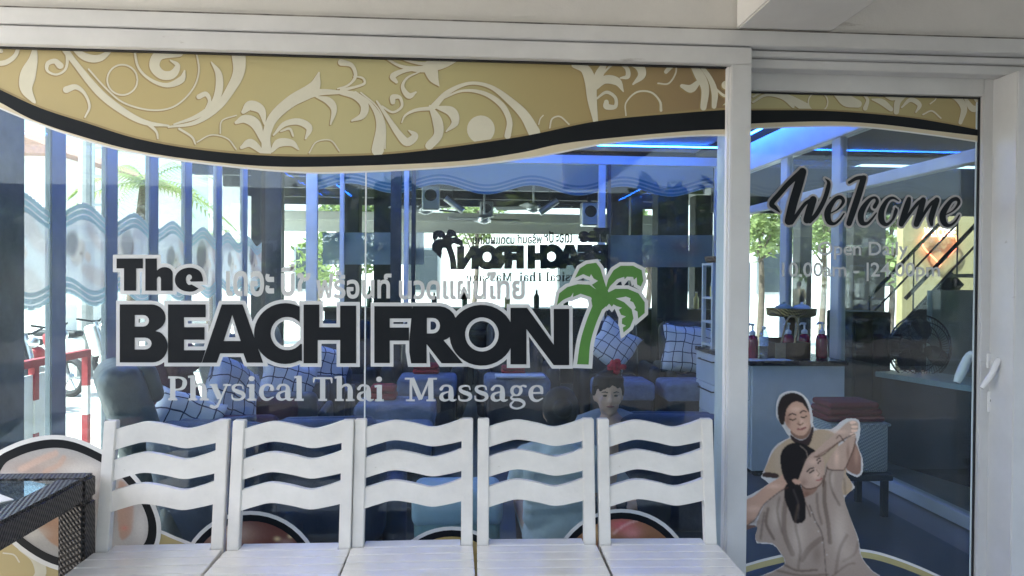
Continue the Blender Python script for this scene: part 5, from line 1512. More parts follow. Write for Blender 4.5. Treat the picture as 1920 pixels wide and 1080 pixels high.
# woman with a red flower, seated on a low stool and facing the window
wx, wy = at(1143, 740, 3.95).x, 3.95
wz = at(1143, 738, 3.95).z
def seated_woman():
    t = thing('person', 'seated person in a grey blue jacket with a red flower in the hair', 'person', (wx, wy, .012))
    H = Vector((wx - .012, wy - .03, wz))
    tl = Matrix.Rotation(R_(6), 3, 'Y')
    sk = MB()
    sk.ell(H + Vector((0, .012, .015)), (.074, .088, .094), 20, 14, tl)
    sk.ell(H + Vector((-.002, -.022, -.045)), (.056, .060, .058), 18, 12, tl)
    sk.ell(H + Vector((-.036, -.054, -.022)), (.026, .024, .024), 12, 8); sk.ell(H + Vector((.034, -.054, -.022)), (.026, .024, .024), 12, 8)
    cap(sk, H + Vector((-.004, -.080, .010)), H + Vector((-.005, -.094, -.022)), .008, .0125, 10)
    sk.ell(H + Vector((-.014, -.086, -.026)), (.009, .008, .007), 8, 6); sk.ell(H + Vector((.006, -.086, -.026)), (.009, .008, .007), 8, 6)
    sk.ell(H + Vector((-.005, -.074, -.052)), (.024, .012, .010), 12, 8)
    sk.ell(H + Vector((-.005, -.060, -.092)), (.024, .022, .016), 12, 8)
    sk.ell(H + Vector((-.074, .012, -.012)), (.010, .018, .028), 10, 8); sk.ell(H + Vector((.074, .012, -.012)), (.010, .018, .028), 10, 8)
    cap(sk, H + Vector((.004, .02, -.06)), H + Vector((.01, .040, -.13)), .044, .050)
    # chest opening, forearms, hands and shins in one body
    sh = H + Vector((.014, .045, -.150))
    sk.ell(sh + Vector((0, -.015, -.05)), (.10, .065, .09), 16, 10)
    cap(sk, sh + Vector((0, 0, -.05)), sh + Vector((0, .03, -.42)), .11, .13)
    for s in (-1, 1):
        el = sh + Vector((s * .225, -.03, -.27)); wr = sh + Vector((s * .10, -.23, -.33))
        cap(sk, sh + Vector((s * .16, 0, -.02)), el, .045, .038); cap(sk, el, wr, .037, .027)
        hand(sk, wr, (-s * .35, -.9, -.15), (0, 0, 1), .95)
        hp = sh + Vector((s * .09, .03, -.45)); kn = Vector((wx + s * .16, wy - .40, .34)); an = Vector((wx + s * .15, wy - .36, .075))
        cap(sk, hp, kn, .075, .055); cap(sk, kn, an, .052, .036); cap(sk, an - Vector((0, -.02, .025)), an + Vector((0, -.15, -.03)), .036, .028)
    body = solid('body', sk, 'skin', t, .0085, 3)
    hr = MB()
    hr.ell(H + Vector((.002, .034, .040)), (.086, .092, .088), 18, 12, tl)
    for k in range(9):
        a = -1.25 + k * .30
        b0 = H + Vector((.066 * math.sin(a), -.052 * math.cos(a) + .012, .082)); b1 = H + Vector((.078 * math.sin(a) - .006, -.076 * math.cos(a) + .012, .042 + .012 * math.sin(k * 2.1)))
        cap(hr, b0, b1, .022, .010, 8)
    hr.ell(H + Vector((-.072, .02, .02)), (.016, .035, .045), 10, 8); hr.ell(H + Vector((.074, .02, .02)), (.016, .035, .045), 10, 8)
    hr.ell(H + Vector((.035, .06, .115)), (.050, .045, .036), 12, 8)
    solid('hair', hr, 'hair_black', t, .007, 3)
    for s in (-1, 1):
        e = MB().ell(H + Vector((s * .029 - .004, -.0705, .004)), (.0125, .006, .0055), 10, 6).build('eye', mat('eye_dark', (.02, .014, .012), .25, var=0), t, smooth=True)
        MB().tube([H + Vector((s * .014 - .004, -.079, .020)), H + Vector((s * .030 - .004, -.078, .0255)), H + Vector((s * .046 - .004, -.068, .021))], [.0022, .0035, .0018], 6).build('eyebrow', 'hair_black', t, smooth=True)
    MB().tube([H + Vector((-.026, -.0785, -.053)), H + Vector((-.005, -.0865, -.050)), H + Vector((.016, -.0785, -.053))], [.002, .0062, .002], 8, 3).build('lips', mat('lips', (.25, .07, .065), .5, var=0), t, smooth=True)
    jk = MB()
    jk.ell(sh + Vector((0, .045, -.10)), (.155, .085, .15), 18, 12)
    cap(jk, sh + Vector((0, .04, -.1)), sh + Vector((0, .04, -.42)), .125, .14)
    for s in (-1, 1):
        cap(jk, sh + Vector((s * .055, .01, .015)), sh + Vector((s * .155, .005, -.03)), .052, .062)
        cap(jk, sh + Vector((s * .16, 0, -.03)), sh + Vector((s * .225, -.03, -.25)), .062, .056)
        cap(jk, sh + Vector((s * .085, -.055, -.02)), sh + Vector((s * .075, -.085, -.38)), .045, .06)
        cap(jk, sh + Vector((s * .052, .0, .035)), sh + Vector((s * .055, -.060, -.10)), .016, .016, 8)
    solid('jacket', jk, 'uniform_blue', t, .010, 4)
    wv = MB(); wv.ell(sh + Vector((0, -.04, -.16)), (.075, .062, .15), 16, 12); solid('shirt', wv, 'shirt_white', t, .009, 2)
    MB().tube([sh + Vector((-.055, .03, .055)), sh + Vector((-.045, -.03, .02)), sh + Vector((0, -.062, -.015)), sh + Vector((.045, -.03, .02)), sh + Vector((.055, .03, .055))], .0035, 6, 4).build('necklace', 'hair_black', t, smooth=True)
    tr = MB()
    for s in (-1, 1):
        hp = sh + Vector((s * .09, .03, -.45)); kn = Vector((wx + s * .16, wy - .40, .34)); an = Vector((wx + s * .15, wy - .36, .12))
        cap(tr, hp, kn, .10, .072); cap(tr, kn, an, .070, .058)
    tr.ell(sh + Vector((0, .04, -.47)), (.17, .14, .11), 16, 10)
    solid('trousers', tr, 'trouser_dark', t, .014, 4)
    fl = Vector((H.x + .042, H.y + .02, H.z + .15))
    f = MB()
    rr = random.Random(5)
    for k in range(16):
        a = rr.uniform(0, 6.28); q = rr.uniform(.012, .042)
        f.ell(fl + Vector((q * math.cos(a), rr.uniform(-.025, .02), q * .75 * math.sin(a))), (rr.uniform(.012, .02), .012, rr.uniform(.012, .02)), 8, 6)
    tag(f.build('hair_flower', mat('flower_red', (.50, .02, .05), .7, var=.3, scale=60), t, smooth=True), 'red flower pinned in the hair', '') if False else f.build('hair_flower', mat('flower_red', (.50, .02, .05), .7, var=.3, scale=60), t, smooth=True, label='red flower pinned in the hair')
    return sh
shp = seated_woman()
def stool(x, y, z, label):
    t = thing('low_stool', label, 'stool', (x, y, .012), group='low stools')
    MB().rbox(-.16, .16, -.16, .16, z - .06, z - .012, .02, 3).build('seat', 'leather_dark', t, smooth=True, local=True)
    for a in (-.12, .12):
        for b in (-.12, .12): MB().lathe([(.014, 0), (.016, z - .06)], (a, b, 0), 8).build('leg', 'steel', t, local=True)
stool(wx, wy + .06, max(.12, shp.z - .58), 'low stool under the person with the red flower')

# attendant seated with her back to the window
ax_, ay = at(1047, 900, 3.42).x, 3.42
az = at(1050, 772, 3.5).z
def attendant():
    t = thing('person', 'person in a pale grey dress seated with her back to the window, dark hair', 'person', (ax_, ay, .012))
    H = Vector((at(1050, 772, 3.52).x, 3.52, az))
    sh = Vector((ax_ + .005, 3.47, az - .19)); hip = Vector((ax_, ay, .27))
    sk = MB()
    sk.ell(H, (.074, .092, .105), 18, 12)
    sk.ell(H + Vector((0, .035, -.05)), (.055, .055, .055), 14, 10); cap(sk, H + Vector((0, .088, .0)), H + Vector((0, .1, -.025)), .008, .012, 8)
    sk.ell(H + Vector((-.075, 0, -.01)), (.01, .018, .028), 8, 6); sk.ell(H + Vector((.075, 0, -.01)), (.01, .018, .028), 8, 6)
    cap(sk, H + Vector((0, -.01, -.06)), sh + Vector((0, 0, .02)), .044, .05)
    cap(sk, sh, hip, .10, .12)
    for s in (-1, 1):
        el = sh + Vector((s * .19, .10, -.22)); wr = el + Vector((-s * .06, .22, .02))
        cap(sk, sh + Vector((s * .15, .01, -.02)), el, .045, .036); cap(sk, el, wr, .035, .026); hand(sk, wr, (-s * .2, .95, -.1), (0, 0, 1), .95)
        kn = hip + Vector((s * .13, .38, .04)); an = Vector((ax_ + s * .13, ay + .36, .08))
        cap(sk, hip + Vector((s * .08, 0, 0)), kn, .08, .055); cap(sk, kn, an, .05, .035); cap(sk, an, an + Vector((0, .15, -.03)), .034, .026)
    solid('body', sk, 'skin', t, .010, 3)
    hr = MB(); hr.ell(H + Vector((0, -.018, .022)), (.088, .096, .100), 18, 12); hr.ell(H + Vector((0, -.105, .03)), (.048, .04, .045), 14, 10)
    hr.ell(H + Vector((0, -.04, -.05)), (.068, .06, .05), 14, 10)
    solid('hair', hr, 'hair_black', t, .008, 3)
    dr = MB()
    cap(dr, sh + Vector((-.11, 0, -.01)), sh + Vector((.11, 0, -.01)), .068, .068)
    cap(dr, sh + Vector((0, -.01, -.04)), sh.lerp(hip, .6) + Vector((0, -.01, 0)), .125, .12)
    dr.ell(sh.lerp(hip, .35), (.165, .105, .15), 18, 12)
    dr.ell(hip + Vector((0, -.01, .0)), (.172, .145, .15), 18, 12)
    cap(dr, hip + Vector((-.05, 0, -.02)), hip + Vector((-.09, .34, .02)), .11, .09); cap(dr, hip + Vector((.05, 0, -.02)), hip + Vector((.09, .34, .02)), .11, .09)
    for s in (-1, 1): cap(dr, sh + Vector((s * .15, .01, -.02)), sh + Vector((s * .185, .08, -.16)), .062, .056)
    # folds across the back
    for k in range(5):
        z = hip.z + .10 + k * .055
        cap(dr, Vector((ax_ - .12, ay - .065 - .008 * k, z)), Vector((ax_ + .11, ay - .06 - .008 * k, z + random.uniform(-.03, .03))), .055, .05, 10)
    solid('dress', dr, 'uniform_grey', t, .010, 2)
attendant()
stool(ax_, ay - .02, .13, 'low stool under the person in the grey dress')

def bystander(px, Y, h, shirt, trousers, label, bend=0., face=0., base=0.0, grp='people on the far terrace'):
    p0 = at(px, 540, Y)
    t = thing('person', label, 'person', (p0.x, Y, base), R_(face), group=grp)
    k = h / 1.7
    b = R_(bend)
    def U(x, y, z):
        z *= k; x *= k; y *= k; hz = .92 * k
        if z > hz:
            dz = z - hz
            return Vector((x + dz * math.sin(b) + y * 0, y, hz + dz * math.cos(b)))
        return Vector((x, y, z))
    sk = MB()
    sk.ell(U(0, -.01, 1.58), (.075 * k, .088 * k, .11 * k), 14, 10); sk.ell(U(.0, -.05, 1.54), (.05 * k, .05 * k, .06 * k), 10, 8); cap(sk, U(0, -.095, 1.57), U(0, -.105, 1.55), .01, .014, 8)
    cap(sk, U(0, 0, 1.5), U(0, 0, 1.36), .048 * k, .055 * k)
    cap(sk, U(0, 0, 1.3), U(0, 0, .95), .11 * k, .12 * k)
    for s in (-1, 1):
        el = U(s * .24, -.03, 1.10); wr = U(s * .22, -.22, 1.0)
        cap(sk, U(s * .18, 0, 1.36), el, .048 * k, .038 * k); cap(sk, el, wr, .036 * k, .027 * k); hand(sk, wr, (0, -1, -.2), (0, 0, 1), k)
        cap(sk, U(s * .09, 0, .9), U(s * .10, -.02, .5), .085 * k, .058 * k); cap(sk, U(s * .10, -.02, .5), U(s * .10, .02, .08), .055 * k, .038 * k); cap(sk, U(s * .10, .03, .045), U(s * .11, -.14, .035), .038 * k, .028 * k)
    solid('body', sk, 'skin', t, .02, 2)
    hr = MB(); hr.ell(U(0, .018, 1.605), (.085 * k, .09 * k, .10 * k), 12, 8); solid('hair', hr, 'hair_black', t, .014, 2)
    sm = MB(); sm.ell(U(0, 0, 1.2), (.18 * k, .12 * k, .22 * k), 14, 10); cap(sm, U(-.13, 0, 1.36), U(.13, 0, 1.36), .07 * k, .07 * k); cap(sm, U(0, 0, 1.2), U(0, 0, .93), .145 * k, .15 * k)
    for s in (-1, 1): cap(sm, U(s * .17, 0, 1.36), U(s * .225, -.02, 1.17), .065 * k, .058 * k)
    solid('shirt', sm, shirt, t, .02, 2)
    tr = MB(); tr.ell(U(0, 0, .9), (.17 * k, .13 * k, .12 * k), 14, 10)
    for s in (-1, 1): cap(tr, U(s * .09, 0, .88), U(s * .10, -.02, .5), .10 * k, .075 * k); cap(tr, U(s * .10, -.02, .5), U(s * .10, .02, .14), .073 * k, .06 * k)
    solid('trousers', tr, trousers, t, .02, 2)
bystander(812, 11.6, 1.62, 'trouser_dark', 'trouser_dark', 'person in dark clothes bending over a table on the far terrace', 42, 0)
bystander(842, 11.4, 1.5, mat('dress_tan', (.45, .34, .22), .8), 'trouser_dark', 'person with long dark hair and a tan top on the far terrace', 5, 200)
bystander(972, 11.8, 1.58, 'shirt_white', 'trouser_dark', 'person in a white shirt standing on the far terrace', 0, 30)
bystander(1487, 9.2, 1.62, 'shirt_white', 'trouser_dark', 'person in a white shirt walking beyond the side glass', 4, 60, grp='people beyond the side glass')
bystander(1735, 7.9, 1.5, 'trouser_dark', 'trouser_dark', 'person in black standing by the neighbouring bar', 0, 150, grp='people beyond the side glass')

# ------------------------------------------------------------------ far terrace behind the shop
mat('dark_timber', (.025, .025, .03), .6, var=.25)
mat('canvas', (.62, .62, .56), .85, var=.05)
XFL, XFR = -3.4, 3.6
fc = thing('terrace_canopy', 'dark timber canopy over the far dining terrace', 'roof', (0, 11.4, 2.9))
MB().box(XFL, XFR + 1.3, 8.62, 13.9, ZC - .05, ZC + .015).build('soffit', 'dark_timber', fc)
for y in (9.6, 10.8, 12.0, 13.2):
    MB().box(XFL, XFR, y, y + .1, ZC - .2, ZC - .051).build('joist', 'dark_timber', fc)
MB().box(XFL, XFR, 13.4, 13.5, 2.50, 2.66).build('edge_beam', 'canvas', fc, bevel=.01)
MB().box(XFL, XFR, 13.52, 13.56, 2.30, 2.52).build('awning_flap', 'canvas', fc)
for i, (a, b, y, l) in enumerate(((640, 672, 9.3, 'dark column behind the photo film near the street side'), (700, 742, 9.9, 'dark column between the film strip and the logo'), (1145, 1178, 9.4, 'dark column just behind the right hand film strip'), (1182, 1204, 11.2, 'slim dark column between the right hand film strip and the palm emblem'), (1303, 1336, 10.9, 'dark column behind the white shelf unit'), (1500, 1522, 12.2, 'dark post beyond the transom windows'), (1600, 1660, 11.0, 'broad dark pier beyond the side glass mullion'), (1233, 1290, 9.1, 'broad dark column seen behind the palm emblem and shelf'), (470, 522, 9.0, 'broad dark column behind the back corner of the shop'))):
    tag(MB().box(at(a, 540, y).x, at(b, 540, y).x, y, y + .3, 0.001, ZC - .21).build('terrace_column', 'dark_timber', bevel=.01), l, 'column', 'dark columns of the far terrace')
def ceiling_fan(px, py, Y, label, rz):
    p = at(px, py, Y)
    t = thing('ceiling_fan', label, 'fan', (p.x, Y, ZC - .05), R_(rz), group='ceiling fans over the far terrace')
    dz = p.z - (ZC - .05)
    MB().lathe([(.05, -.05), (.05, 0)], (0, 0, 0), 12).build('canopy_cap', 'steel', t, local=True)
    MB().lathe([(.014, dz), (.014, -.05)], (0, 0, 0), 8).build('rod', 'steel', t, local=True)
    MB().lathe([(.03, dz - .12), (.10, dz - .09), (.11, dz - .03), (.06, dz + .02)], (0, 0, 0), 16).build('motor', 'steel', t, smooth=True, local=True)
    for k in range(4):
        c = Matrix.Rotation(R_(90 * k), 3, 'Z')
        mb = MB().box(.12, .55, -.06, .06, dz - .055, dz - .045); mb.bar((.05, 0, dz - .05), (.15, 0, dz - .05), .03, .012)
        mb.v = [tuple(c @ Vector((v[0], v[1], v[2] + v[1] * .25))) for v in mb.v]
        mb.build('blade', mat('fan_blade', (.35, .36, .36), .45), t, local=True)
ceiling_fan(908, 405, 11.2, 'grey ceiling fan in the middle of the far terrace', 10)
ceiling_fan(798, 385, 9.9, 'grey ceiling fan over the bending person', 40)
ceiling_fan(1000, 383, 10.4, 'grey ceiling fan over the person in white', 70)
def spot(px, py, Y, tx, label):
    p = at(px, py, Y)
    t = thing('spotlight', label, 'lamp', (p.x, Y, p.z), group='spotlights under the far canopy')
    MB().tube([(0, 0, ZC - .05 - p.z), (0, 0, 0)], .01, 8).build('stem', 'seal_black', t, local=True)
    MB().tube([(-.10 * tx, 0, .07), (.12 * tx, 0, -.09)], .04, 12).build('housing', 'steel', t, local=True)
spot(850, 382, 9.2, 1, 'slim metal spotlight beside the mirrored palm'); spot(1030, 386, 9.2, -1, 'slim metal spotlight above the mirrored word')
def speaker(px, py, Y, label):
    p = at(px, py, Y)
    t = thing('loudspeaker', label, 'speaker', (p.x, Y, p.z), group='loudspeakers under the far canopy')
    MB().rbox(-.11, .11, -.1, .1, -.15, .15, .02, 2).build('cabinet', 'steel', t, local=True)
    MB().lathe([(.07, -.102), (.075, -.108), (.02, -.09)], (0, 0, .03), 16, 'y').build('cone', 'seal_black', t, local=True)
    MB().box(-.02, .02, 0, .03, .151, ZC - .05 - p.z).build('bracket', 'seal_black', t, local=True)
speaker(808, 372, 9.3, 'box loudspeaker hanging beside the back mullion'); speaker(912, 395, 12.4, 'small loudspeaker hanging behind the middle fan'); speaker(1105, 402, 9.4, 'round fronted loudspeaker hanging by the open frame')
mat('table_dark', (.04, .035, .03), .4, var=.2)
def cafe_table(px, Y, label):
    p = at(px, 540, Y)
    t = thing('dining_table', label, 'table', (p.x, Y, 0), group='dining tables on the far terrace')
    MB().box(-.4, .4, -.35, .35, .71, .75).build('tabletop', 'table_dark', t, local=True, bevel=.005)
    for a in (-.34, .34):
        for b in (-.29, .29): MB().box(a - .025, a + .025, b - .025, b + .025, 0, .709).build('leg', 'table_dark', t, local=True)
def cafe_chair():
    t = thing('dining_chair', '', 'chair')
    MB().box(-.2, .2, -.2, .2, .43, .47).build('seat', 'table_dark', t, local=True, bevel=.006)
    for a in (-.18, .18):
        MB().box(a - .018, a + .018, .17, .206, 0, .95).build('back_post', 'steel', t, local=True); MB().box(a - .018, a + .018, -.2, -.165, 0, .429).build('leg', 'steel', t, local=True)
    for z in (.6, .72, .84): MB().box(-.161, .161, .178, .198, z, z + .07).build('back_slat', 'table_dark', t, local=True)
    return t
xa_, xb_ = at(600, 540, 10.25).x, at(1338, 540, 10.25).x
fb = thing('terrace_bar', 'long dark timber bar counter across the far terrace', 'counter', ((xa_ + xb_) / 2, 10.4, 0))
zbar = at(900, 578, 10.25).z
MB().box(xa_ + .05, xb_ - .05, 10.3, 10.7, .001, zbar - .05).build('front', 'dark_timber', fb)
MB().box(xa_, xb_, 10.2, 10.8, zbar - .049, zbar).build('top', 'table_dark', fb, bevel=.01)
for k_ in range(12):
    xx = xa_ + .2 + k_ * (xb_ - xa_ - .4) / 11 + random.uniform(-.1, .1)
    hh_ = random.uniform(.2, .3)
    bo = thing('bottle', ('slim dark bottle', 'green glass bottle', 'pale squat bottle')[k_ % 3] + ' standing on the long terrace bar', 'bottle', (xx, 10.45, zbar + .001), group='bottles on the far terrace bar')
    MB().lathe([(.038, 0), (.04, hh_ * .6), (.015, hh_ * .78), (.014, hh_ * .94)], (0, 0, 0), 12).build('body', ('seal_black', mat('bottle_green', (.03, .10, .05), .15, var=.1), 'jar_yellow')[k_ % 3], bo, smooth=True, local=True)
    MB().lathe([(.016, hh_ * .941), (.016, hh_)], (0, 0, 0), 10).build('cap', 'steel', bo, local=True)
cc = cafe_chair(); ci = 0
for i, (px, Y, l) in enumerate(((820, 11.0, 'under the mirrored palm'), (905, 12.2, 'before the bright opening'), (1000, 11.2, 'near the person in white'), (1075, 12.0, 'beside the open frame'), (930, 9.9, 'close behind the back glass'))):
    cafe_table(px, Y, 'dark dining table ' + l)
    for dx, dy, rz in ((-.1, .55, 0), (.62, 0, -90), (-.62, .1, 90), (.1, -.6, 180)):
        p = at(px, 540, Y)
        place(cc, ci == 0, (p.x + dx, Y + dy, 0), R_(rz + random.uniform(-15, 15)), 'dark slatted dining chair at a table ' + l, 'dining chairs on the far terrace'); ci += 1

# ------------------------------------------------------------------ vegetation
mat('bark', (.12, .09, .07), .9, var=.3, scale=8, bump=.5, bscale=20)
def leafy(name, col, c2):
    m = mat(name, col, .6, var=.35, scale=2.5)
    nt = m.node_tree; b = nt.nodes['Principled BSDF']
    tl = nt.nodes.new('ShaderNodeBsdfTranslucent'); mx = nt.nodes.new('ShaderNodeMixShader'); mx.inputs[0].default_value = .45
    tl.inputs[0].default_value = tuple(c * 1.5 for c in col) + (1,)
    o = nt.nodes['Material Output']
    nt.links.new(b.outputs[0], mx.inputs[1]); nt.links.new(tl.outputs[0], mx.inputs[2]); nt.links.new(mx.outputs[0], o.inputs[0])
    return m
leafy('leaf_a', (.17, .22, .08), None); leafy('leaf_b', (.21, .26, .10), None); leafy('leaf_c', (.05, .09, .03), None)
def tree(x, y, h, r, n, m, label, grp, z0=-.3, leaf=.13):
    t = thing('tree', label, 'tree', (x, y, z0), group=grp)
    rr = random.Random(int(x * 91 + y * 17))
    mb = MB(); top = Vector((rr.uniform(-.2, .2), rr.uniform(-.2, .2), h - r * .9))
    mb.tube([(0, 0, 0), top * .5 + Vector((.08, 0, 0)), top], [.05 * h ** .8 * .55, .04 * h ** .8 * .5, .03], 9, 4)
    blobs = []
    for k in range(11):
        a = rr.uniform(0, 6.28); q = r * rr.uniform(.2, .8); c = Vector((q * math.cos(a), q * math.sin(a), h - r + rr.uniform(-.6, .75) * r))
        blobs.append((c, r * rr.uniform(.3, .5)))
        mb.tube([top * rr.uniform(.55, 1), c], [.035, .01], 5)
    mb.build('trunk', 'bark', t, smooth=True, local=True)
    vs_, fs = [], []
    for k in range(n):
        c, q = rr.choice(blobs)
        d = Vector((rr.gauss(0, 1), rr.gauss(0, 1), rr.gauss(0, 1))).normalized() * q * rr.uniform(.5, 1.1) ** .6
        p = c + d
        u = Vector((rr.gauss(0, 1), rr.gauss(0, 1), rr.gauss(0, .6))).normalized(); v = u.cross(Vector((rr.gauss(0, 1), rr.gauss(0, 1), rr.gauss(0, 1)))).normalized()
        s = leaf * rr.uniform(.6, 1.3); o_ = len(vs_)
        vs_ += [p - u * s, p + v * s * .45, p + u * s, p - v * s * .45]; fs.append((o_, o_ + 1, o_ + 2, o_ + 3))
    MB().add(vs_, fs).build('crown', m, t, local=True)
def palm(x, y, h, label, grp, z0=-.3):
    t = thing('palm_tree', label, 'palm tree', (x, y, z0), group=grp)
    MB().tube([(0, 0, 0), (.1, 0, h * .5), (.25, .1, h)], [.16, .12, .10], 10, 5).build('trunk', 'bark', t, smooth=True, local=True)
    rr = random.Random(int(h * 100 + x))
    vs_, fs = [], []
    for k in range(17):
        a = k * 2.4; el = rr.uniform(-.1, 1.0); L_ = rr.uniform(1.3, 1.9)
        prev = None
        d = Vector((math.cos(a), math.sin(a), 0)); sd = Vector((-math.sin(a), math.cos(a), 0))
        for i in range(22):
            s = i / 21
            p = Vector((.25, .1, h)) + d * L_ * s * math.cos(el) + Vector((0, 0, L_ * s * math.sin(el) - 1.1 * s * s))
            ln = .38 * math.sin(math.pi * min(1, s * .9 + .12)) + .05
            for sg in (-1, 1):
                q = p + sd * sg * ln + d * .16 + Vector((0, 0, -.16)); o_ = len(vs_)
                vs_ += [p - d * .02, p + d * .03, q]; fs.append((o_, o_ + 1, o_ + 2))
    MB().add(vs_, fs).build('crown', 'leaf_b', t, local=True)
GT = 'trees beyond the far terrace'
for i, (px, Y, h, r) in enumerate(((640, 18.5, 4.2, 1.3), (885, 25.5, 5.2, 1.2), (1205, 19.5, 4.4, 1.3))):
    tree(at(px, 540, Y).x, Y, h, r, 2000, ('leaf_a', 'leaf_b')[i % 2], 'sunlit green tree beyond the far terrace', GT, leaf=.11)
for i, (px, Y, h, r) in enumerate(((1425, 19, 4.8, 1.2), (1540, 22, 5.2, 1.3), (1665, 16, 4.2, 1.3))):
    tree(at(px, 540, Y).x, Y, h, r, 2000, ('leaf_b', 'leaf_a')[i % 2], 'sunlit green tree beyond the side glass', 'trees beyond the side glass', leaf=.11)
q = at(245, 330, 15.5); palm(q.x, 15.5, q.z + .2, 'feathery palm tree across the sunlit street', 'palms along the street')
q = at(395, 440, 20); palm(q.x, 20, 2.6, 'short palm further along the sunlit street', 'palms along the street')

# ------------------------------------------------------------------ the street side
bl = thing('street_building', 'white building with tiled roof across the sunlit street', 'building', (-14, 22, -.3))
mat('render_white', (.80, .79, .76), .85, var=.05); mat('concrete_pale', (.55, .54, .52), .9)
MB().box(-24, -12.5, 24, 34, -.3, 5.2).build('wall', 'render_white', bl)
MB().prism([(-24.6, 5.2), (-12, 5.2), (-18.3, 7.6)], 23.4, 34.5).build('roof', mat('roof_tile', (.30, .16, .11), .8, var=.2), bl)
for xx in (-22.5, -20, -17.5, -15):
    wd_ = MB().box(xx, xx + 1.2, 23.95, 24.02, 1.2, 2.9).build('window', 'steel', bl); MB().box(xx + .08, xx + 1.12, 23.93, 23.96, 1.28, 2.82).build('pane', mat('dark_pane', (.05, .06, .07), .1, var=0), wd_)
wbd = thing('terrace_house', 'white house wall across the lane behind the far terrace', 'building', (2, 27, -.3))
MB().box(-9, 14, 27, 33, -.3, 5.0).build('wall', 'render_white', wbd)
MB().box(-9.4, 14.4, 26.6, 33.4, 5.001, 5.25).build('roof', 'concrete_pale', wbd)
for xx in (-6, -2, 3.5, 7.5, 11):
    o = MB().box(xx, xx + 1.2, 26.94, 26.99, 1.0, 2.6).build('window', 'steel', wbd); MB().box(xx + .08, xx + 1.12, 26.91, 26.935, 1.08, 2.52).build('pane', 'dark_pane', o)
q = at(160, 540, 13.5)
up = thing('utility_pole', 'concrete utility pole with a steel ladder frame by the street', 'pole', (q.x, 13.5, -.3))
MB().lathe([(.13, 0), (.09, 8)], (0, 0, 0), 12).build('post', mat('concrete', (.42, .42, .40), .9, var=.1), up, local=True)
for k in range(9): MB().box(.12, .40, -.02, .02, 1.5 + k * .5, 1.54 + k * .5).build('rung', 'steel', up, local=True)
for a in (.13, .39): MB().box(a - .02, a + .02, -.021, .021, 1.2, 6.2).build('rail', 'steel', up, local=True)
MB().box(-.9, .9, -.05, .05, 6.6, 6.72).build('crossarm', 'concrete', up, local=True)
mat('barrier_red', (.30, .03, .035), .5, var=.1); mat('barrier_white', (.72, .72, .70), .5, var=.05)
bt = at_x(165, 660, -3.35); ba = at_x(28, 690, -3.35)
br = thing('street_barrier', 'red and white painted steel barrier at the edge of the street', 'barrier', (-3.35, (bt.y + ba.y) / 2, -.3))
ztop_ = .80
ys0, ys1 = ba.y - .6, bt.y
n = 6
for k in range(n):
    a = ys0 + (ys1 - ys0) * k / n; b = ys0 + (ys1 - ys0) * (k + 1) / n
    MB().box(-3.38, -3.32, a, b - .001, ztop_ - .06, ztop_).build('top_rail', ('barrier_red', 'barrier_red')[k % 2], br)
for y in (ys1 - .03, (ys0 + ys1) / 2, ys1 - .45):
    for k in range(4):
        z0 = ztop_ - .061 - (k + 1) * .26
        MB().box(-3.375, -3.325, y - .03, y + .03, z0, z0 + .259).build('upright', ('barrier_red', 'barrier_white')[k % 2], br)
MB().box(-3.36, -3.34, ys0, ys1 - .5, -.15, ztop_ - .12).build('board', 'barrier_white', br)
def motorbike(px, py, X, rz, m, label):
    q = at_x(px, py, X)
    t = thing('motorbike', label, 'motorbike', (X, q.y, -.3), R_(rz), group='motorbikes parked on the street')
    for y in (-.62, .62):
        wl_ = MB().tube([(0, y + .25 * math.cos(a), .29 + .25 * math.sin(a)) for a in np.linspace(0, 2 * math.pi, 20)[:-1]], .05, 8, closed=True).build('wheel', 'seal_black', t, smooth=True, local=True)
        hb = MB().lathe([(.05, -.05), (.05, .05)], (0, y, .29), 10, 'x')
        for k in range(6): hb.bar((0, y, .29), (0, y + .22 * math.cos(k * 1.047), .29 + .22 * math.sin(k * 1.047)), .02, .02)
        hb.build('hub', 'steel', wl_, local=True)
    MB().rbox(-.13, .13, -.15, .62, .42, .72, .10, 4).build('body', m, t, smooth=True, local=True)
    MB().rbox(-.12, .12, -.1, .7, .725, .83, .045, 3).build('seat', 'seal_black', t, smooth=True, local=True)
    MB().rbox(-.10, .10, -.48, -.30, .40, .95, .06, 3, Matrix.Rotation(R_(-18), 3, 'X'), Vector((0, -.4, .6))).build('front_shield', m, t, smooth=True, local=True)
    MB().tube([(0, -.62, .29), (0, -.45, .8), (0, -.38, 1.0)], .03, 8).build('fork', 'steel', t, local=True)
    MB().tube([(-.33, -.28, 1.05), (-.1, -.38, 1.0), (.1, -.38, 1.0), (.33, -.28, 1.05)], .016, 8).build('handlebar', 'seal_black', t, local=True)
    MB().rbox(-.1, .1, -.2, .15, .22, .42, .04, 2).build('engine', 'steel', t, local=True)
    MB().ell((0, -.52, .9), (.08, .06, .07), 12, 8).build('headlight', 'steel', t, smooth=True, local=True)
motorbike(62, 610, -6.3, 75, 'barrier_red', 'red motorbike parked nearest the barrier'); motorbike(140, 615, -6.6, 80, 'render_white', 'pale motorbike parked behind the utility pole'); motorbike(5, 620, -6.0, 70, 'trouser_dark', 'dark motorbike behind the corner column')

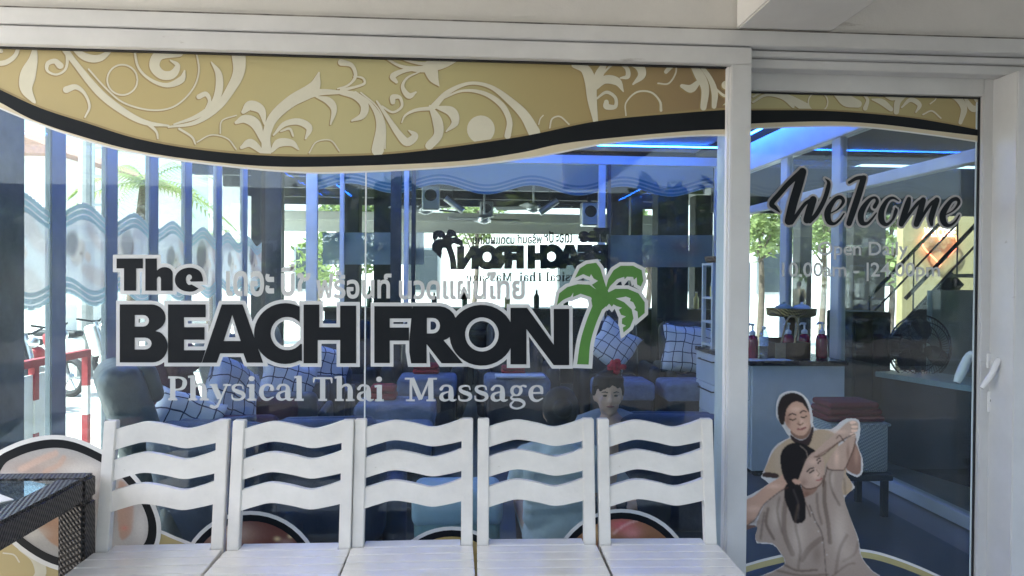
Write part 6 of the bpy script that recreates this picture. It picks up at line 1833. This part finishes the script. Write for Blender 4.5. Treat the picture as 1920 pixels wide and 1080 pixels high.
# ------------------------------------------------------------------ the neighbouring bar seen through the door
mat('wall_yellow', (.36, .31, .16), .8, var=.08)
a, b = at(1692, 540, 10.2).x, at(1960, 540, 10.2).x
tag(MB().box(a, b, 10.2, 10.35, .001, at(1700, 400, 10.2).z).build('bar_wall', 'wall_yellow'), 'pale yellow wall carrying a neon heart beyond the side glass', 'wall')
hz = at(1762, 465, 10.15)
pts = []
for k in range(40):
    a_ = 2 * math.pi * k / 40
    pts.append((hz.x + .0165 * 16 * math.sin(a_) ** 3, 10.15, hz.z + .0165 * (13 * math.cos(a_) - 5 * math.cos(2 * a_) - 2 * math.cos(3 * a_) - math.cos(4 * a_)) + .02))
nh = thing('neon_heart', 'orange neon heart on the pale yellow wall', 'neon sign', (hz.x, 10.15, hz.z))
MB().tube(pts, .013, 8, closed=True).build('tube', mat('neon_orange', (.9, .3, .2), .4, var=0, emit=(1, .12, .05), estr=2.2), nh, smooth=True)
MB().tube([(hz.x, 10.15, hz.z - .19), (hz.x, 10.199, hz.z - .19)], .006, 6).build('clip', 'steel', nh)
text_px('WELCOME', 1733, 1792, 427, 444, 10.17, 'neon_lettering', mat('neon_white', (.9, .9, .9), .4, var=0, emit=(1, 1, .95), estr=1.2), nh, 10.17, .02)
# steel stair with handrails
srt = thing('stair', 'dark steel staircase with handrails rising beside the neon heart', 'stair', (at(1770, 540, 7.4).x, 7.4, 0))
p0, p1 = at(1700, 560, 7.4), at(1880, 370, 7.4)
for dy in (.02, .7):
    for dz, r_ in ((0, .022), (-.22, .012)):
        MB().tube([p0 + Vector((0, dy, dz)), p1 + Vector((0, dy, dz))], r_, 8).build('handrail', 'seal_black', srt)
    MB().bar(p0 + Vector((0, dy, -.85)), p1 + Vector((0, dy, -.85)), .05, .2).build('stringer', 'seal_black', srt)
for k in range(7):
    f_ = k / 6; c = p0.lerp(p1, f_)
    MB().box(c.x - .13, c.x + .13, 7.43, 8.07, c.z - .84, c.z - .80).build('tread', 'dark_timber', srt)
    if k % 3 == 0:
        MB().tube([c + Vector((0, .7, -.8)), c + Vector((0, .7, 0))], .009, 6).build('baluster', 'seal_black', srt)
# curved white bar counter
bc = thing('bar_counter', 'curved pale bar counter with a dark front beyond the side glass', 'counter', (at(1760, 760, 5.2).x, 5.3, 0))
arcp = [at(1610, 732, 5.6), at(1690, 742, 5.2), at(1770, 762, 4.85), at(1850, 788, 4.6), at(1960, 830, 4.4)]
arcp = [Vector((p.x + .25, p.y + .2, .72)) for p in arcp]
CP = catmull(arcp, 6)
vs_, fs = [], []
for i, p in enumerate(CP):
    t_ = (CP[min(i + 1, len(CP) - 1)] - CP[max(i - 1, 0)]).normalized(); n_ = Vector((-t_.y, t_.x, 0))
    for wd_, z in ((0, .69), (0, .73), (.45, .73), (.45, .69)): vs_.append((p.x + n_.x * wd_, p.y + n_.y * wd_, z))
for i in range(len(CP) - 1):
    for k in range(4):
        l = (k + 1) % 4; fs.append((i * 4 + k, i * 4 + l, i * 4 + 4 + l, i * 4 + 4 + k))
MB().add(vs_, fs).build('counter_top', mat('top_pale', (.45, .55, .55), .3, var=.05), bc, smooth=True)
vs_, fs = [], []
for i, p in enumerate(CP):
    t_ = (CP[min(i + 1, len(CP) - 1)] - CP[max(i - 1, 0)]).normalized(); n_ = Vector((-t_.y, t_.x, 0))
    for wd_, z in ((.06, .001), (.06, .689), (.12, .689), (.12, .001)): vs_.append((p.x + n_.x * wd_, p.y + n_.y * wd_, z))
for i in range(len(CP) - 1):
    for k in range(4):
        l = (k + 1) % 4; fs.append((i * 4 + k, i * 4 + l, i * 4 + 4 + l, i * 4 + 4 + k))
MB().add(vs_, fs).build('counter_front', 'dark_timber', bc, smooth=True)
a, b = at(1600, 540, 6.6).x, at(1672, 540, 6.6).x
cb_ = thing('dark_cabinet', 'tall dark cabinet beside the pedestal fan beyond the side glass', 'cabinet', ((a + b) / 2, 6.8, 0))
MB().box(a, b, 6.6, 7.1, .001, at(1640, 585, 6.6).z).build('body', 'dark_timber', cb_, bevel=.01)
MB().box(a + .02, (a + b) / 2 - .004, 6.585, 6.599, .08, at(1640, 600, 6.6).z).build('door', 'leather_dark', cb_); MB().box((a + b) / 2 + .004, b - .02, 6.585, 6.599, .08, at(1640, 600, 6.6).z).build('door', 'leather_dark', cb_)
bp0, bp1 = at(1748, 540, 6.5), at(1880, 540, 6.5)
tag(MB().box(bp0.x, bp1.x, 6.5, 6.58, .001, at(1800, 545, 6.5).z).build('bar_partition', mat('partition_grey', (.34, .38, .36), .6, var=.06), bevel=.005), 'pale grey partition behind the pedestal fan', 'partition')
tag(MB().box(9.02, 9.3, 3.12, 6.2, -.3, 3.3).build('light_block_wall', 'render_grey'), 'dark unseen wall added beside the neighbouring bar to block daylight', 'wall')  # out of view, added to keep daylight off the bar side
tag(MB().box(6.21, 9.3, 2.90, 3.10, -.3, 3.3).build('front_block_wall', 'plaster'), 'unseen plaster wall added past the sliding door jamb to block daylight', 'wall')  # added out of view, closes the open front against daylight
# pedestal fan
fp = at(1722, 652, 5.75)
pf = thing('pedestal_fan', 'large black pedestal fan with a wire guard beyond the side glass', 'fan', (fp.x, 5.75, 0))
zc = fp.z
MB().lathe([(.22, 0), (.22, .02), (.05, .05), (.022, .06), (.022, zc - .08)], (0, 0, 0), 20).build('stand', 'seal_black', pf, smooth=True, local=True)
MB().ell((0, .10, zc), (.08, .13, .08), 14, 10).build('motor', 'seal_black', pf, smooth=True, local=True)
gd = MB()
RF = .265
for r_, y in ((RF, -.02), (RF * .8, -.075), (RF * .5, -.095), (.05, -.10), (RF * .8, .04)):
    gd.tube([(r_ * math.cos(a_), y, zc + r_ * math.sin(a_)) for a_ in np.linspace(0, 2 * math.pi, 41)[:-1]], .007 if r_ == RF else .004, 6, closed=True)
for k in range(56):
    a_ = 2 * math.pi * k / 56
    gd.tube([(r_ * math.cos(a_), y, zc + r_ * math.sin(a_)) for r_, y in ((.05, -.10), (RF * .5, -.095), (RF * .8, -.075), (RF, -.02))], .0022, 4)
gd.build('guard', 'seal_black', pf, local=True)
for k in range(3):
    c = Matrix.Rotation(R_(120 * k + 20), 3, 'Y')
    mb = MB().prism(smooth2([(.03, -.02), (.12, -.09), (.22, -.07), (.225, .03), (.12, .06), (.03, .02)], 4, True), -.035, -.031)
    mb.v = [tuple(c @ Vector((v[0], v[1] + v[2] * .3, v[2])) + Vector((0, 0, zc))) for v in mb.v]
    mb.build('blade', mat('fan_black', (.03, .03, .035), .3, var=.1), pf, local=True)
led_strip((at(1597, 272, 8.2).x, 8.2, at(1597, 272, 8.2).z), (at(1860, 272, 8.2).x, 8.2, at(1597, 272, 8.2).z), 'blue LED strip under the neighbouring bar ceiling')
MB().box(XR + .07, 9.0, 8.92, 8.98, at(1600, 402, 8.92).z, ZC - .06).build('fascia_board', mat('board_dark', (.06, .068, .07), .6, var=.25, scale=3), fc)
MB().box(at(1560, 272, 8.2).x, 8.3, 8.05, 8.35, at(1597, 272, 8.2).z + .016, ZC - .052).build('bulkhead', 'dark_timber', fc)

# ------------------------------------------------------------------ behind the photographer: building and trees added to darken the mirrored view, open sky above
ob_ = thing('backdrop_building', 'grey concrete building added behind the photographer to darken the mirrored view', 'building', (0, -17, -.3))
MB().box(-30, 34, -25, -17, -.3, 4.2).build('wall', mat('render_grey', (.11, .11, .11), .9, var=.15, scale=.5), ob_)
for k in range(15):
    xx = -28 + k * 4
    o = MB().box(xx, xx + 2.4, -16.99, -16.93, .2, 2.6).build('window', 'steel', ob_); MB().box(xx + .1, xx + 2.3, -16.925, -16.90, .3, 2.5).build('pane', 'dark_pane', o)
for i, (x, y) in enumerate(((-9, -9), (-5.5, -11), (-2, -8.5), (1.5, -10.5), (4.5, -8.8), (8, -10.5), (12, -9))):
    tree(x, y, 3.6, 1.7, 900, ('leaf_c', 'leaf_a')[i % 2], 'leafy tree added behind the photographer to darken the mirrored view', 'trees added behind the photographer', leaf=.2)
